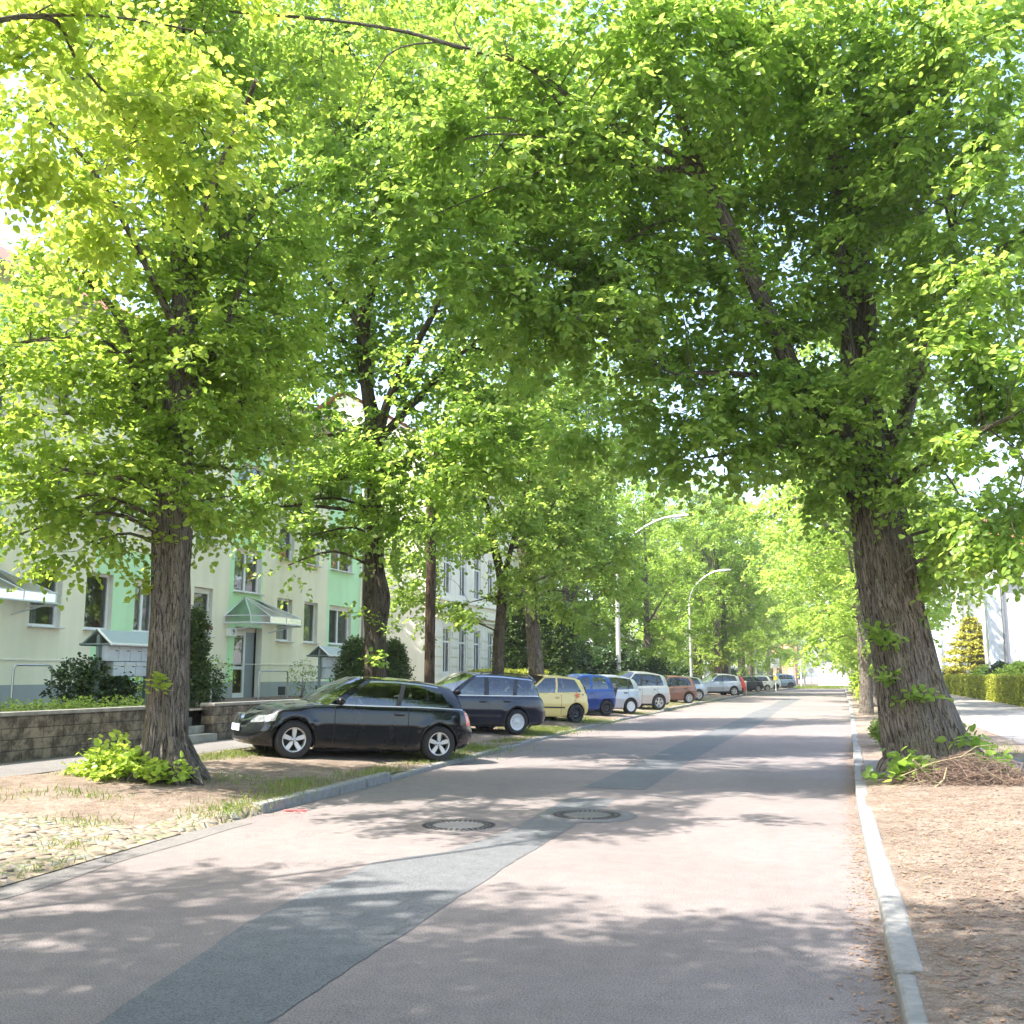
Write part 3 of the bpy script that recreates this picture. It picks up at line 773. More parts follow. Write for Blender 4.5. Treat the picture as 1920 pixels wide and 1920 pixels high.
    for i in range(8):
        for k in range(16):
            g = 1 <= i < 7 and 1 <= k < 15
            q = [W1[i][k], W1[i][k + 1], W1[i + 1][k + 1], W1[i + 1][k]]
            B('rear_window' if g else 'body').poly(q[::-1], 'cglass' if g else paint)
    names = {}
    for k_, mb in body.items():
        nm = k_.rstrip('LR0123456789') if k_ not in ('roof',) else k_
        nm = nm.strip('_') if nm.endswith('_') else nm
        o = mb.build(nm, root)
        # weld for smooth shading
        import bmesh
        bm = bmesh.new(); bm.from_mesh(o.data); bmesh.ops.remove_doubles(bm, verts=bm.verts, dist=.0012)
        bmesh.ops.recalc_face_normals(bm, faces=bm.faces)
        bm.to_mesh(o.data); bm.free()
        o.data.polygons.foreach_set('use_smooth', [True] * len(o.data.polygons)); o.data.set_sharp_from_angle(angle=R(38))
        names[k_] = o
    bodyo = names['body']
    # underbody, arches, interior
    mb = MB(); zf = .30
    mb.box(((wb) / 2, 0, zf - .03), (wb - 2 * Ra - .02, W * 1.84, .10), 'under')
    mb.box((wb / 2, 0, .36), (wb + .9, W * 1.2, .22), 'under')
    for xa in (0, wb):
        for sg in (1, -1):
            ringo = []; ringi = []; rl = []
            for k in range(19):
                a = -.35 + (PI + .7) * k / 18
                x = xa + Ra * math.cos(a); z = r + Ra * math.sin(a); z = max(z, .17)
                yo = yat(x, z); ringo.append((x, yo * sg + .001 * sg, z)); ringi.append((x, (yo - .30) * sg, z))
                x2 = xa + (Ra - .012) * math.cos(a); z2 = max(.17, r + (Ra - .012) * math.sin(a)); rl.append((x2, (yo - .012) * sg, z2))
            mb.grid([ringo, rl], P.get('archmat', paint)); mb.grid([rl, ringi], 'hole'); mb.poly(ringi if sg > 0 else ringi[::-1], 'hole')
    mb.build('underbody', root)
    if P.get('detail', 2) >= 1:
        mb = MB(); zs = .30
        mb.box(((xc + xd) / 2 , 0, .48), (xc - xd - .35, W * 1.72, .10), 'seat')
        mb.box((xc - .22, 0, top(xc) - .12), (.42, W * 1.6, .22), 'black')
        mb.build('dashboard', root)
        sx = P.get('seatx', xc - 1.25)
        for sg in (1, -1):
            s_ = MB(); y = .36 * sg
            s_.box((sx + .05, y, .56), (.5, .48, .16), 'seat'); s_.box((sx - .24, y, .83), (.14, .46, .58), 'seat', rot=Matrix.Rotation(-.28, 3, 'Y'))
            s_.box((sx - .36, y, 1.17), (.09, .26, .17), 'seat', rot=Matrix.Rotation(-.2, 3, 'Y'))
            s_.build('seat', root, smooth=40, bevel=.05)
        s_ = MB(); s_.box((sx - .85, 0, .56), (.5, 1.2, .16), 'seat'); s_.box((sx - 1.12, 0, .82), (.14, 1.2, .5), 'seat', rot=Matrix.Rotation(-.3, 3, 'Y'))
        for y in (-.38, .38): s_.box((sx - 1.24, y, 1.1), (.08, .25, .12), 'seat')
        s_.build('rear_bench', root, smooth=40, bevel=.04)
        s_ = MB(); c = Vector((sx + .48, .36, .86)); pts = [c + Vector((.06 * math.sin(a), .17 * math.cos(a), .17 * math.sin(a))) for a in np.linspace(0, 2 * PI, 17)]
        s_.tube(pts, .014, 'black', 6, cap=False); s_.build('steering_wheel', root, smooth=60)
    # mirrors
    for sg in (1, -1):
        m_ = MB(); mx = bp[0][0] - P.get('mirx', .30); y = ybelt(mx)
        for (dx, w_, h_) in [(0, .01, .01)]: pass
        prof = []
        for k in range(7):
            a = PI * k / 6; rows_ = []
            for q in range(13):
                b_ = 2 * PI * q / 12
                rows_.append((mx + .05 - .075 * math.cos(a), (y + .10) * sg + .105 * math.sin(a) ** .7 * math.cos(b_) * sg, top(mx) + .075 + .065 * math.sin(a) ** .7 * math.sin(b_)))
            prof.append(rows_)
        m_.grid(prof, P.get('mirmat', paint)); m_.box((mx + .02, (y + .01) * sg, top(mx) + .02), (.06, .10, .03), 'black')
        m_.build('side_mirror', root, smooth=60)
    # handles
    for (hx, hz) in P.get('handles', []):
        for sg in (1, -1):
            y = yat(hx, hz); h = MB(); h.box((hx, (y + .012) * sg, hz), (.20, .028, .030), P.get('handlemat', paint))
            h.box((hx, (y - .002) * sg, hz - .003), (.15, .016, .05), 'hole'); h.build('door_handle', root, bevel=.008, smooth=40)
    # rub strip
    if P.get('strip'):
        a, b_, z, h = P['strip']
        for sg in (1, -1):
            m_ = MB(); rows_ = []
            for (dz, dy) in ((-h, .001), (-h, .014), (h, .014), (h, .001)):
                rows_.append([(x, (yat(x, z + dz) + dy + .004) * sg, z + dz) for x in np.linspace(a, b_, 14)])
            m_.grid(rows_, 'black'); m_.poly([r_[0] for r_ in rows_], 'black'); m_.poly([r_[-1] for r_ in rows_], 'black')
            m_.build('rub_strip', root)
    if P.get('rails'):
        for sg in (1, -1):
            m_ = MB(); pts = []
            for u in np.linspace(.10, .93, 12):
                x, y, z = side_top(u); e = min(1, (u - .10) / .09, (.93 - u) / .07); pts.append((x, (y - .03) * sg, z + .02 + .05 * max(0, e)))
            m_.tube(pts, .013, 'black', 6); m_.build('roof_rail', root, smooth=60)
    if P.get('aerial'):
        m_ = MB(); x, y, z = side_top(P['aerial']); m_.tube([(x, 0, z + .05), (x - .28, 0, z + .33)], .006, 'black', 5); m_.build('aerial', root)
    # plates
    m_ = MB(); xp = xF + fx(.33) + .012; m_.box((xp, 0, .47), (.015, .52, .11), 'plate'); m_.box((xp + .002, -.245, .47), (.014, .03, .108), 'bluesign'); m_.build('number_plate', root)
    m_ = MB(); xp = xR - rx(.6) - .012; m_.box((xR + .01 if P.get('plate_low') else xp, 0, P.get('plz', .62)), (.02, .52, .11), 'plate'); m_.build('number_plate', root)
    m_ = MB()
    if P.get('kidney'):
        for sg in (1, -1):
            for rad, mt, dx in ((1.0, 'chrome', 0), (.78, 'black', .008)):
                pts = []
                for a in np.linspace(0, 2 * PI, 20, endpoint=False):
                    cy = .105 * sg + .088 * rad * math.copysign(abs(math.cos(a)) ** .6, math.cos(a)); cz = .63 + .085 * rad * math.copysign(abs(math.sin(a)) ** .7, math.sin(a))
                    pts.append((xF + .008 + dx - .35 * (cz - .55) , cy, cz))
                m_.poly(pts, mt)
                m_.grid([pts + [pts[0]], [(p[0] - .05, p[1], p[2]) for p in pts] + [(pts[0][0] - .05, pts[0][1], pts[0][2])]], mt)
        m_.build('kidney_grille', root, smooth=50)
    for x in (0, wb):
        for sg in (1, -1): build_wheel(root, x, (W - .10) * sg, r, P.get('tw', .20), P['rims'], sg)
    root['_W'] = W
    return root, names, yat
def place_car(P, label, cat, rear_left, heading, **k):
    """rear_left: ground point under the left rear wheel's outer face"""
    W = P['W'] / 2; a = heading; left = Vector((-math.sin(a), math.cos(a), 0))
    c = Vector(rear_left) - left * (W - .02)
    return build_car(P, label, cat, c, heading, **k)
CAR_GROUP = 'cars parked nose-in along the kerb'
HATCH = dict(wb=2.66, r=.315, W=1.75, ro=.80, fo=.78, cowl=2.12, tail=-.40,
    top=[(-.8, .88), (-.4, .93), (.4, .935), (1.2, .92), (2.0, .915), (2.3, .90), (2.8, .835), (3.2, .745), (3.44, .665)],
    roof=[(-.45, 1.24), (-.2, 1.315), (.3, 1.375), (.8, 1.40), (1.3, 1.385), (1.62, 1.33)],
    side=[(2.10, 1.38, 'paint'), (1.93, 1.26, 'glass'), (.88, .70, 'black'), (.78, .62, 'glass'), (-.20, .02, 'paint'), (-.47, -.30, 'end')],
    doors=[(.62, 1.98)], seams=[.62, 1.98], headlight=(.68, .90, 2.98, .42), taillight=(.56, .86, -.56, .52),
    rims='star', paint='p_black', handles=[(.80, .80)], trim=True, mirx=.24)
def var(base, **k):
    d = dict(base); d.update(k); return d
M['p_black'] = m_paint('black_car_paint', (0.004, 0.005, 0.006), 0.0, .3, .12)
M['p_navy'] = m_paint('navy_car_paint', (0.007, 0.008, 0.020), 0.1, .35, .3)
M['p_yellow'] = m_paint('pale_yellow_car_paint', (0.80, 0.60, 0.22), 0.0, .4, .3)
M['p_blue'] = m_paint('blue_car_paint', (0.008, 0.040, 0.19), 0.15, .35, .3)
M['p_silver'] = m_paint('silver_car_paint', (0.36, 0.38, 0.42), 0.55, .4, .3)
M['p_silverw'] = m_paint('warm_silver_car_paint', (0.38, 0.375, 0.36), 0.55, .4, .3)
M['p_brown'] = m_paint('copper_brown_car_paint', (0.17, 0.078, 0.052), 0.3, .4, .3)
M['p_white'] = m_paint('white_car_paint', (0.76, 0.77, 0.78), 0.0, .4, .3)
M['p_red'] = m_paint('red_car_paint', (0.60, 0.04, 0.025), 0.0, .4, .3)
M['p_char'] = m_paint('charcoal_car_paint', (0.035, 0.04, 0.05), 0.3, .4, .3)
M['p_bluegrey'] = m_paint('blue_grey_car_paint', (0.12, 0.19, 0.24), 0.3, .4, .3)
BLK = var(HATCH, kidney=True, crease=.60, detail=2, zs=.15, taillight=(.60, .975, -.50, .50))
ESTATE = var(HATCH, wb=2.70, r=.32, W=1.75, ro=1.02, fo=.95, cowl=1.98, tail=-.85, gap=.045,
    top=[(-1.0, .95), (-.6, .97), (.6, .945), (1.5, .93), (1.95, .93), (2.3, .90), (3.0, .83), (3.4, .76), (3.65, .68)],
    roof=[(-.85, 1.36), (-.5, 1.42), (.4, 1.475), (1.0, 1.47), (1.4, 1.41)],
    side=[(1.96, 1.18, 'paint'), (1.80, 1.08, 'glass'), (.98, .90, 'black'), (.84, .78, 'glass'), (.14, .02, 'black'), (.02, -.10, 'glass'), (-.78, -.55, 'paint'), (-.92, -.70, 'end')],
    doors=[(.87, 1.86), (.10, .87)], seams=[.10, .87, 1.86], rims='cover', paint='p_navy', handles=[(1.02, .80), (.32, .82)], handlemat='black',
    rails=True, strip=(.5, 2.2, .46, .03), taillight=(.62, .95, -.88, .60), headlight=(.68, .9, 3.25, .42), aerial=.95, clad=.12, detail=1, er=5, plz=.75)
SMALL = var(HATCH, wb=2.46, r=.295, W=1.65, ro=.62, fo=.78, cowl=1.95, tail=-.40, gap=.05,
    top=[(-.6, .93), (-.3, .96), (.4, .93), (1.2, .90), (1.9, .90), (2.3, .87), (2.9, .79), (3.25, .70)],
    roof=[(-.42, 1.33), (-.1, 1.41), (.5, 1.465), (1.0, 1.455), (1.35, 1.39)],
    side=[(1.93, 1.12, 'paint'), (1.78, 1.02, 'glass'), (.80, .70, 'paint'), (.72, .62, 'glass'), (-.22, -.02, 'paint'), (-.46, -.30, 'end')],
    doors=[(.58, 1.82)], seams=[.58, 1.82], rims='steel', paint='p_yellow', handles=[(.74, .79)], trim=False, strip=(.45, 1.9, .48, .022),
    taillight=(.55, .95, -.52, .52), headlight=(.68, .9, 2.9, .40), detail=1, rprof=[(0, .08), (.12, .02), (.3, 0), (.5, 0), (.55, .04), (.8, .06), (1, .10)], er=4.5)
BLUE = var(SMALL, wb=2.32, r=.28, W=1.64, ro=.55, fo=.66, paint='p_blue', cowl=1.82,
    top=[(-.5, .95), (-.2, .96), (1.2, .92), (1.8, .91), (2.2, .87), (2.7, .80), (3.0, .70)],
    roof=[(-.36, 1.34), (-.1, 1.42), (.5, 1.46), (.9, 1.45), (1.25, 1.38)],
    side=[(1.80, 1.02, 'paint'), (1.66, .92, 'glass'), (.74, .66, 'paint'), (.64, .56, 'glass'), (-.10, .04, 'paint'), (-.38, -.28, 'end')],
    doors=[(.56, 1.70)], seams=[.56, 1.70], handles=[(.70, .80)], strip=None, taillight=(.5, .86, -.42, .52), headlight=(.68, .9, 2.6, .4), aerial=.92)
COMPACT = var(SMALL, wb=2.50, r=.30, W=1.70, ro=.68, fo=.80, paint='p_silver', rims='cover',
    roof=[(-.5, 1.28), (-.15, 1.40), (.5, 1.475), (1.0, 1.47), (1.4, 1.40)],
    side=[(1.95, 1.12, 'paint'), (1.80, 1.02, 'glass'), (1.02, .92, 'black'), (.92, .82, 'glass'), (.12, .10, 'black'), (.05, .04, 'glass'), (-.18, -.10, 'paint'), (-.50, -.36, 'end')],
    doors=[(.92, 1.84), (.12, .92)], seams=[.12, .92, 1.84], handles=[(1.06, .80), (.26, .82)], handlemat='black', strip=None, aerial=.95, taillight=(.55, .9, -.55, .5))
SUV = var(SMALL, wb=2.60, r=.34, W=1.80, ro=.80, fo=.86, paint='p_silverw', rims='ypsilon', cowl=2.05, tail=-.55, gap=.05, clad=.13, archmat='black',
    top=[(-.8, 1.02), (-.4, 1.06), (.6, 1.03), (1.5, 1.0), (2.0, 1.0), (2.4, .98), (3.0, .92), (3.4, .80)],
    roof=[(-.62, 1.44), (-.3, 1.55), (.4, 1.64), (1.0, 1.65), (1.4, 1.58)],
    side=[(2.03, 1.18, 'paint'), (1.86, 1.08, 'glass'), (.98, .90, 'black'), (.88, .80, 'glass'), (.10, .05, 'black'), (.02, -.03, 'glass'), (-.30, -.18, 'paint'), (-.66, -.52, 'end')],
    doors=[(.92, 1.92), (.08, .92)], seams=[.08, .92, 1.92], handles=[(1.06, .90), (.24, .92)], strip=None, taillight=(.55, .82, -.60, .55), headlight=(.70, .9, 3.0, .42), mirx=.3)
# ------------------------------------------------------------------ ground
KL = [(0, -5.6), (4, -5.9), (6.6, -6.17), (9.1, -6.45), (11, -6.5), (14, -6.58), (18.3, -6.8), (22, -7.0), (25.6, -7.2), (31, -7.4), (36, -7.5), (45, -7.5), (60, -7.5), (80, -7.3), (100, -6.9), (125, -5.0), (140, -3.4)]
def kx(Y): return float(np.interp(Y, [p[0] for p in KL], [p[1] for p in KL]))
KR = [(-30, .2), (5.2, .2), (9.5, .16), (13.5, .12), (25, .2), (61, .4), (140, .4)]
def kr(Y): return float(np.interp(Y, [p[0] for p in KR], [p[1] for p in KR]))
def grid_sheet(name, xs_of_y, ys, zf, mat, kind='structure', n=12):
    mb = MB(); rows = []
    for y in ys:
        a, b = xs_of_y(y); rows.append([(a + (b - a) * i / n, y, zf(a + (b - a) * i / n, y)) for i in range(n + 1)])
    mb.grid(rows, mat); o = mb.build(name, smooth=60); tag(o, kind=kind); return o
hs = lambda x, y: .012 * math.sin(x * 3.1 + y * 1.7) * math.sin(y * 2.3 - x) + .008 * math.sin(x * 7 + y * 5)
def hL(x, y):
    d = max(0, kx(y) - x); k = min(1, max(0, (y - 9.2) / 2.0))
    kb = .10 - .045 * min(1, max(0, (y - 14.5) / 1.5)); return k * min(kb + .075 * d, .29) + (1 - k) * min(.012 + .055 * d, .29) + (hs(x, y) if d > .25 else 0)
def hR(x, y):
    d = max(0, x - kr(y)); return .09 + min(.05 * d, .075) + hs(x, y) * min(1, d * 2) + .16 * math.exp(-(((x - 1.5) / 1.0) ** 2 + ((y - 16.6) / 1.3) ** 2))
Ys = list(np.arange(-30, 0, 3)) + list(np.arange(0, 45, .3)) + list(np.arange(45, 142, 2.0))
mb = MB(); mb.poly([(-500, -200, -.04), (500, -200, -.04), (500, 700, -.04), (-500, 700, -.04)], 'soil'); tag(mb.build('ground'), kind='structure')
grid_sheet('road', lambda y: (kx(y) - .02, kr(y) + .02), [y for y in Ys], lambda x, y: .0, 'road', n=4)
grid_sheet('cross_road', lambda y: (-60, 60), [142, 150], lambda x, y: .0, 'road', n=4)
# left verge: soil and cobbled driveway
yc = 9.6
grid_sheet('verge_soil', lambda y: (-10.4, kx(y) - .12), [y for y in Ys if y > 10.9], hL, 'soil', n=22)
grid_sheet('verge_bare_soil', lambda y: (-10.4, -6.9 - (10.9 - y) * .1), [y for y in np.arange(9.3, 11.21, .3)], hL, 'soil', n=18)
grid_sheet('cobbled_driveway', lambda y: (-10.4, kx(y) - .0), [y for y in Ys if y < 9.4], hL, 'cobble', n=22)
grid_sheet('cobbled_edge', lambda y: (-6.9 - (10.9 - y) * .1, kx(y)), [9.0, 9.3, 9.6, 9.9, 10.2, 10.5, 10.8, 10.92, 11.1], lambda x, y: hL(x, y) + .003 if x < kx(y) - .03 else -.01, 'cobble', n=6)
grid_sheet('footpath', lambda y: (-12.15, -10.38), Ys, lambda x, y: .295, 'path', n=2)
grid_sheet('road_edge_strip', lambda y: (kx(y) + .0, kx(y) + .30 + .03 * math.sin(y * 3)), [y for y in Ys if -1 < y < 10.5], lambda x, y: .004, 'path', n=2)
# right verge
grid_sheet('right_verge', lambda y: (kr(y) + .10, 3.6), Ys, hR, 'soil', n=16)
grid_sheet('right_pavement', lambda y: (3.55, 8.0), Ys, lambda x, y: .17, 'slab', n=4)
grid_sheet('paved_crossing', lambda y: (kr(y) + .17, 3.7), [15.2 + i * .4 for i in range(16)], lambda x, y: hR(x, y) + .006 - .04 * 0, 'slab', n=14) if False else None
grid_sheet('garden_ground', lambda y: (8.0, 40), [20, 60, 100, 160], lambda x, y: .15, 'soil', n=4)
grid_sheet('front_garden', lambda y: (-18.2, -12.3), [2, 10, 16, 17.2], lambda x, y: .90, 'soil', n=10)
grid_sheet('front_garden_far', lambda y: (-18.2, -12.3), [18.3, 30, 43], lambda x, y: .90, 'soil', n=10)
grid_sheet('entrance_path', lambda y: (-18.2, -12.35), [17.2, 18.3], lambda x, y: .905, 'slab', n=4)
grid_sheet('far_garden', lambda y: (-18.2, -12.16), [43, 80, 142], lambda x, y: .28, 'soil', n=4)
grid_sheet('side_lawn', lambda y: (-60, -18.15), [-10, 60, 142], lambda x, y: .85, 'soil', n=4)
grid_sheet('far_green', lambda y: (-18, kx(y) - .2), [126, 130, 136, 141.5], lambda x, y: .10, 'grass', n=4) if False else None
grid_sheet('paved_crossing', lambda y: (kr(y) + .16, 3.6), [15.8 + .3 * i for i in range(14)], lambda x, y: hR(x, y) + .014, 'path', n=16)
# patch strip (newer asphalt)
PL = [(-3.0, 3), (-3.37, 4.25), (-3.8, 6.34), (-3.92, 8.37), (-3.77, 8.75), (-3.52, 9.1), (-3.36, 10.44), (-3.5, 13.57)]
PR = [(-2.5, 3), (-2.62, 4.49), (-2.68, 6.25), (-2.76, 8.4), (-2.77, 8.75), (-2.78, 9.1), (-2.79, 10.43), (-2.86, 13.57)]
mb = MB(); mb.grid([[(PL[i][0], PL[i][1], .004), (PR[i][0], PR[i][1], .004)] for i in range(len(PL))], 'patch', flip=True)
PL2 = [(float(np.interp(y, [p[1] for p in PL], [p[0] for p in PL])), float(np.interp(y, [p[1] for p in PR], [p[0] for p in PR])), y) for y in np.arange(3, 13.6, .12)]
mb = MB(); mb.grid([[(a + random.gauss(0, .005) + .006 * math.sin(y * 5), y, .004), (b + random.gauss(0, .005) + .006 * math.sin(y * 4 + 1), y, .004)] for a, b, y in PL2], 'patch', flip=True)
rows = [[(-3.66 - .05 * math.sin(y * .3), y, .004), (-2.7 + .06 * math.sin(y * .21), y, .004)] for y in np.arange(14.8, 75, 1.0)]
mb.grid(rows, 'patch', flip=True); tag(mb.build('asphalt_patch_strip'), kind='structure')
# road kerbs
def kerbline(name, f, ys, side, w, z0, seed, mat='kerb', seg=1.0):
    r = random.Random(seed); mb = MB(); y = ys[0]
    while y < ys[1]:
        L = seg * r.uniform(.8, 1.15); y2 = min(y + L, ys[1]); x1, x2 = f(y), f(y2); dz = r.uniform(-.018, .016); dx = r.uniform(-.008, .008)
        c = Vector(((x1 + x2) / 2 + side * w / 2 + dx, (y + y2) / 2, z0 / 2 + dz - .03)); a = math.atan2(x2 - x1, y2 - y)
        mb.box(c, (w, (y2 - y) - .02, z0 + .06), mat, rz=-a); y = y2
    o = mb.build(name, bevel=.022); tag(o, kind='structure'); return o
kerbline('left_kerb', kx, (10.9, 14.8), -1, .17, .12, 3, seg=1.1)
kerbline('left_kerb_sunken', kx, (14.8, 46), -1, .15, .065, 3)
kerbline('left_kerb_far', kx, (46, 139), -1, .16, .12, 5, seg=3)
kerbline('right_kerb', kr, (-5, 60), 1, .155, .105, 4)
kerbline('right_kerb_far', kr, (60, 139), 1, .17, .105, 6, seg=3)
# gutter litter along the right kerb, sand drift
def litter(name, area, n, mat, smin, smax, seed, zf, flat=.2):
    rs = np.random.RandomState(seed); mb = MB()
    for i in range(n):
        x, y = area(rs); z = zf(x, y); s = rs.uniform(smin, smax); a = rs.uniform(0, PI); 
        d = Vector((math.cos(a), math.sin(a), rs.uniform(-.1, .3))); e = Vector((-math.sin(a), math.cos(a), rs.uniform(-.2, .2)))
        c = Vector((x, y, z + .006 + s * .1)); q = rs.uniform(.25, .7)
        mb.poly([c - d * s * .5, c + e * s * q * .5, c + d * s * .5, c - e * s * q * .5], mat)
    o = mb.build(name); tag(o, kind='stuff'); return o
litter('kerb_litter', lambda r: (lambda y: (kr(y) - abs(r.randn()) * .10 - .01, y))(r.uniform(3, 26)), 3500, 'litter', .01, .04, 1, lambda x, y: 0)
litter('leaf_litter', lambda r: (lambda y: (r.uniform(kr(y) + .2, 3.6), y))(r.uniform(3.5, 16) ** 1.0), 14000, 'litter', .01, .04, 2, hR)
litter('twig_litter', lambda r: (lambda y: (r.uniform(kr(y) + .2, 3.6), y))(r.uniform(3.5, 15)), 4000, 'twig', .02, .07, 12, hR)
litter('leaf_litter_left', lambda r: (lambda y: (r.uniform(-10.2, kx(y) - .2), y))(r.uniform(6, 20)), 5000, 'litter', .01, .04, 3, hL)
litter('pale_debris', lambda r: (lambda y: (r.uniform(kx(y), kr(y)), y))(r.uniform(3, 26)), 900, 'pebble', .01, .025, 8, lambda x, y: .002)
# grass
def grass(name, spots, seed, mat='grass', zf=hL, h=(.03, .09)):
    rs = np.random.RandomState(seed); P = []; 
    for (x, y, rx, ry, n) in spots:
        q = rs.randn(n, 2) * .5; xx = x + q[:, 0] * rx; yy = y + q[:, 1] * ry
        for a, b in zip(xx, yy): P.append((a, b, zf(a, b) - .01))
    P = np.array(P); n = len(P); D = np.stack([rs.randn(n) * .45, rs.randn(n) * .45, np.ones(n)], 1)
    NN = rs.randn(n, 3); NN[:, 2] *= .2; S = rs.uniform(h[0], h[1], n)
    o = leaf_mesh(name, P, D, NN, S, rs.rand(n), mat, aspect=.12, fold=.1); tag(o, kind='stuff'); return o
sp_ = []
for y in np.arange(11.2, 30, .35): sp_.append((kx(y) - .35 - .1 * math.sin(y * 2), y, .3, .5, int(150 * (.2 + .8 * math.sin(y * 1.1 + 1) ** 4))))
sp_ += [(-7.9, 20.6, 1.2, 1.0, 2600), (-8.1, 27.6, 1.2, 1.8, 4200), (-8.3, 34, 1.2, 1.8, 3600), (-8.2, 41.5, 1.0, 1.5, 1600), (-8.3, 48, 1.2, 3, 2500), (-8.5, 54, 1.2, 3, 2000), (-8.5, 62, 1.5, 4, 2000), (-8.0, 12.4, .9, .6, 350), (-9.7, 15.0, .5, 1.2, 1400), (-9.9, 12.6, .4, 1.0, 700), (-9.6, 9.9, .9, .5, 260), (-7.6, 9.2, .5, .3, 160), (-6.9, 8.2, .3, .4, 90), (-6.75, 10.6, .35, .7, 600), (-7.1, 12.6, .3, .9, 500), (-6.35, 7.2, .15, .6, 60), (-10.1, 17.6, .4, 1.4, 1200), (-7.6, 18.7, .9, .8, 2000), (-8.6, 10.4, .6, .3, 220)]
grass('kerbside_grass', sp_, 5)
grass('far_verge_grass', [(-9 + i * 1.2, 130, 2, 5, 1500) for i in range(8)], 6, zf=lambda x, y: .05, h=(.15, .4))
grass('right_verge_grass', [(2.9, 22, .6, 3, 500), (1.2, 30, .5, 5, 700), (1.5, 45, .8, 8, 900)], 9, zf=hR)
# cobble stones standing slightly proud in the drive
rs = np.random.RandomState(4); mb = MB()
for i in range(260):
    y = rs.uniform(5.2, 9.4); x = kx(y) - .1 - rs.rand() ** 1.2 * 4.0; s = rs.uniform(.035, .065); z = hL(x, y)
    rows = []
    for (rr, h) in ((1, -.2), (.95, .15), (.7, .18), (.02, .22)):
        rows.append([(x + s * rr * math.cos(a) * (1 + .15 * math.sin(3 * a + i)), y + s * rr * math.sin(a) * .85, z + s * h) for a in np.linspace(0, 2 * PI, 9)[:-1]])
    mb.grid(rows, 'pebble' if i % 4 else 'kerb', closed=True)
tag(mb.build('cobble_stones', smooth=50), kind='stuff')
# manholes
def manhole(label, x, y, r, rimc, lid):
    t = thing('manhole_cover', label, 'manhole cover', (x, y, .0), group='manhole covers in the road')
    m = MB(); m.lathe([(r * 1.75, .004), (r * 1.74, .0065), (r * 1.22, .0075)], (0, 0, 0), 'road' if lid == 'ironlid' else 'patch', 40); m.build('collar', t, smooth=40)
    m = MB(); m.lathe([(r * 1.22, .007), (r * 1.20, .013), (r * 1.06, .013), (r * 1.05, .003), (r, .003)], (0, 0, 0), 'iron', 48)
    for k in range(44):
        a = 2 * PI * k / 44; m.box((r * 1.13 * math.cos(a), r * 1.13 * math.sin(a), .014), (.045, .02, .007), 'notch', rz=a)
    m.build('frame', t, smooth=40)
    m = MB(); m.lathe([(r, .003), (r * .995, .013), (r * .86, .013), (r * .85, .009), (r * .8, .009), (r * .79, .013), (.001, .014)], (0, 0, 0), lid, 48)
    for k in range(30):
        a = 2 * PI * k / 30; m.box((r * .92 * math.cos(a), r * .92 * math.sin(a), .014), (.05, .03, .006), 'notch', rz=a)
    m.build('lid', t, smooth=40)
manhole('round manhole cover with a pale concrete middle, lying in the sunlit gap', -3.98, 10.68, .33, 1, 'ironlid')
manhole('dark shaded manhole cover in an asphalt collar, right of the sunlit one', -2.86, 11.9, .33, 1, 'iron')
mb = MB(); rs = np.random.RandomState(2)
for i in range(26):
    c = gp(535 + rs.rand() * 40, 1517 + rs.rand() * 7, .003); a = rs.rand() * .6; d = Vector((math.cos(a), math.sin(a) * .3, 0)) * .05; e = Vector((0, .02, 0)); mb.poly([c - d - e, c + d - e, c + d + e, c - d + e], 'redpaint')
tag(mb.build('red_paint_mark'), kind='structure')
# ------------------------------------------------------------------ retaining wall and steps
def wall_piece(label, y0, y1):
    t = thing('retaining_wall', label, 'wall', (-12.3, y0, .28))
    m = MB((-12.3, y0, .28)); m.box((-12.3, (y0 + y1) / 2, .60), (.28, y1 - y0, .76), 'blockwall'); m.build('blocks', t)
    m = MB((-12.3, y0, .28)); m.box((-12.3, (y0 + y1) / 2, 1.01), (.34, y1 - y0 + .02, .06), 'cope'); m.build('coping', t, bevel=.01)
wall_piece('low brown block retaining wall left of the steps, dark with damp stains', 2, 17.15)
wall_piece('low block retaining wall right of the steps, behind the black hatchback', 18.35, 43)
t = thing('steps', 'concrete garden steps in the gap of the low block wall', 'steps', (-12.3, 17.75, .29))
for k in range(4):
    m = MB((-12.3, 17.75, .29)); m.box((-12.2 - k * .3, 17.75, .29 + .077 + k * .155), (.32, 1.18, .155), 'step'); m.build('step', t, bevel=.012)
# ------------------------------------------------------------------ green and cream apartment block
FX = -18.1
def facade(mb, X, ycells, zcells, holes, matf, depth=.22, rev='reveal'):
    ys = sorted(set([round(y, 3) for y in ycells] + [round(h[0], 3) for h in holes] + [round(h[1], 3) for h in holes]))
    zs = sorted(set([round(z, 3) for z in zcells] + [round(h[2], 3) for h in holes] + [round(h[3], 3) for h in holes]))
    for y0, y1 in zip(ys[:-1], ys[1:]):
        for z0, z1 in zip(zs[:-1], zs[1:]):
            cy_, cz = (y0 + y1) / 2, (z0 + z1) / 2
            if any(h[0] < cy_ < h[1] and h[2] < cz < h[3] for h in holes): continue
            mb.poly([(X, y0, z0), (X, y1, z0), (X, y1, z1), (X, y0, z1)], matf(cy_, cz))
    for (y0, y1, z0, z1) in holes:
        d = X - depth
        mb.poly([(X, y1, z0), (d, y1, z0), (d, y1, z1), (X, y1, z1)], rev); mb.poly([(X, y0, z0), (X, y0, z1), (d, y0, z1), (d, y0, z0)], rev)
        mb.poly([(X, y0, z1), (X, y1, z1), (d, y1, z1), (d, y0, z1)], rev); mb.poly([(X, y0, z0), (d, y0, z0), (d, y1, z0), (X, y1, z0)], rev)
wins = []   # y0,y1,z0,z1,kind
FLO = [0, 2.8, 5.6]
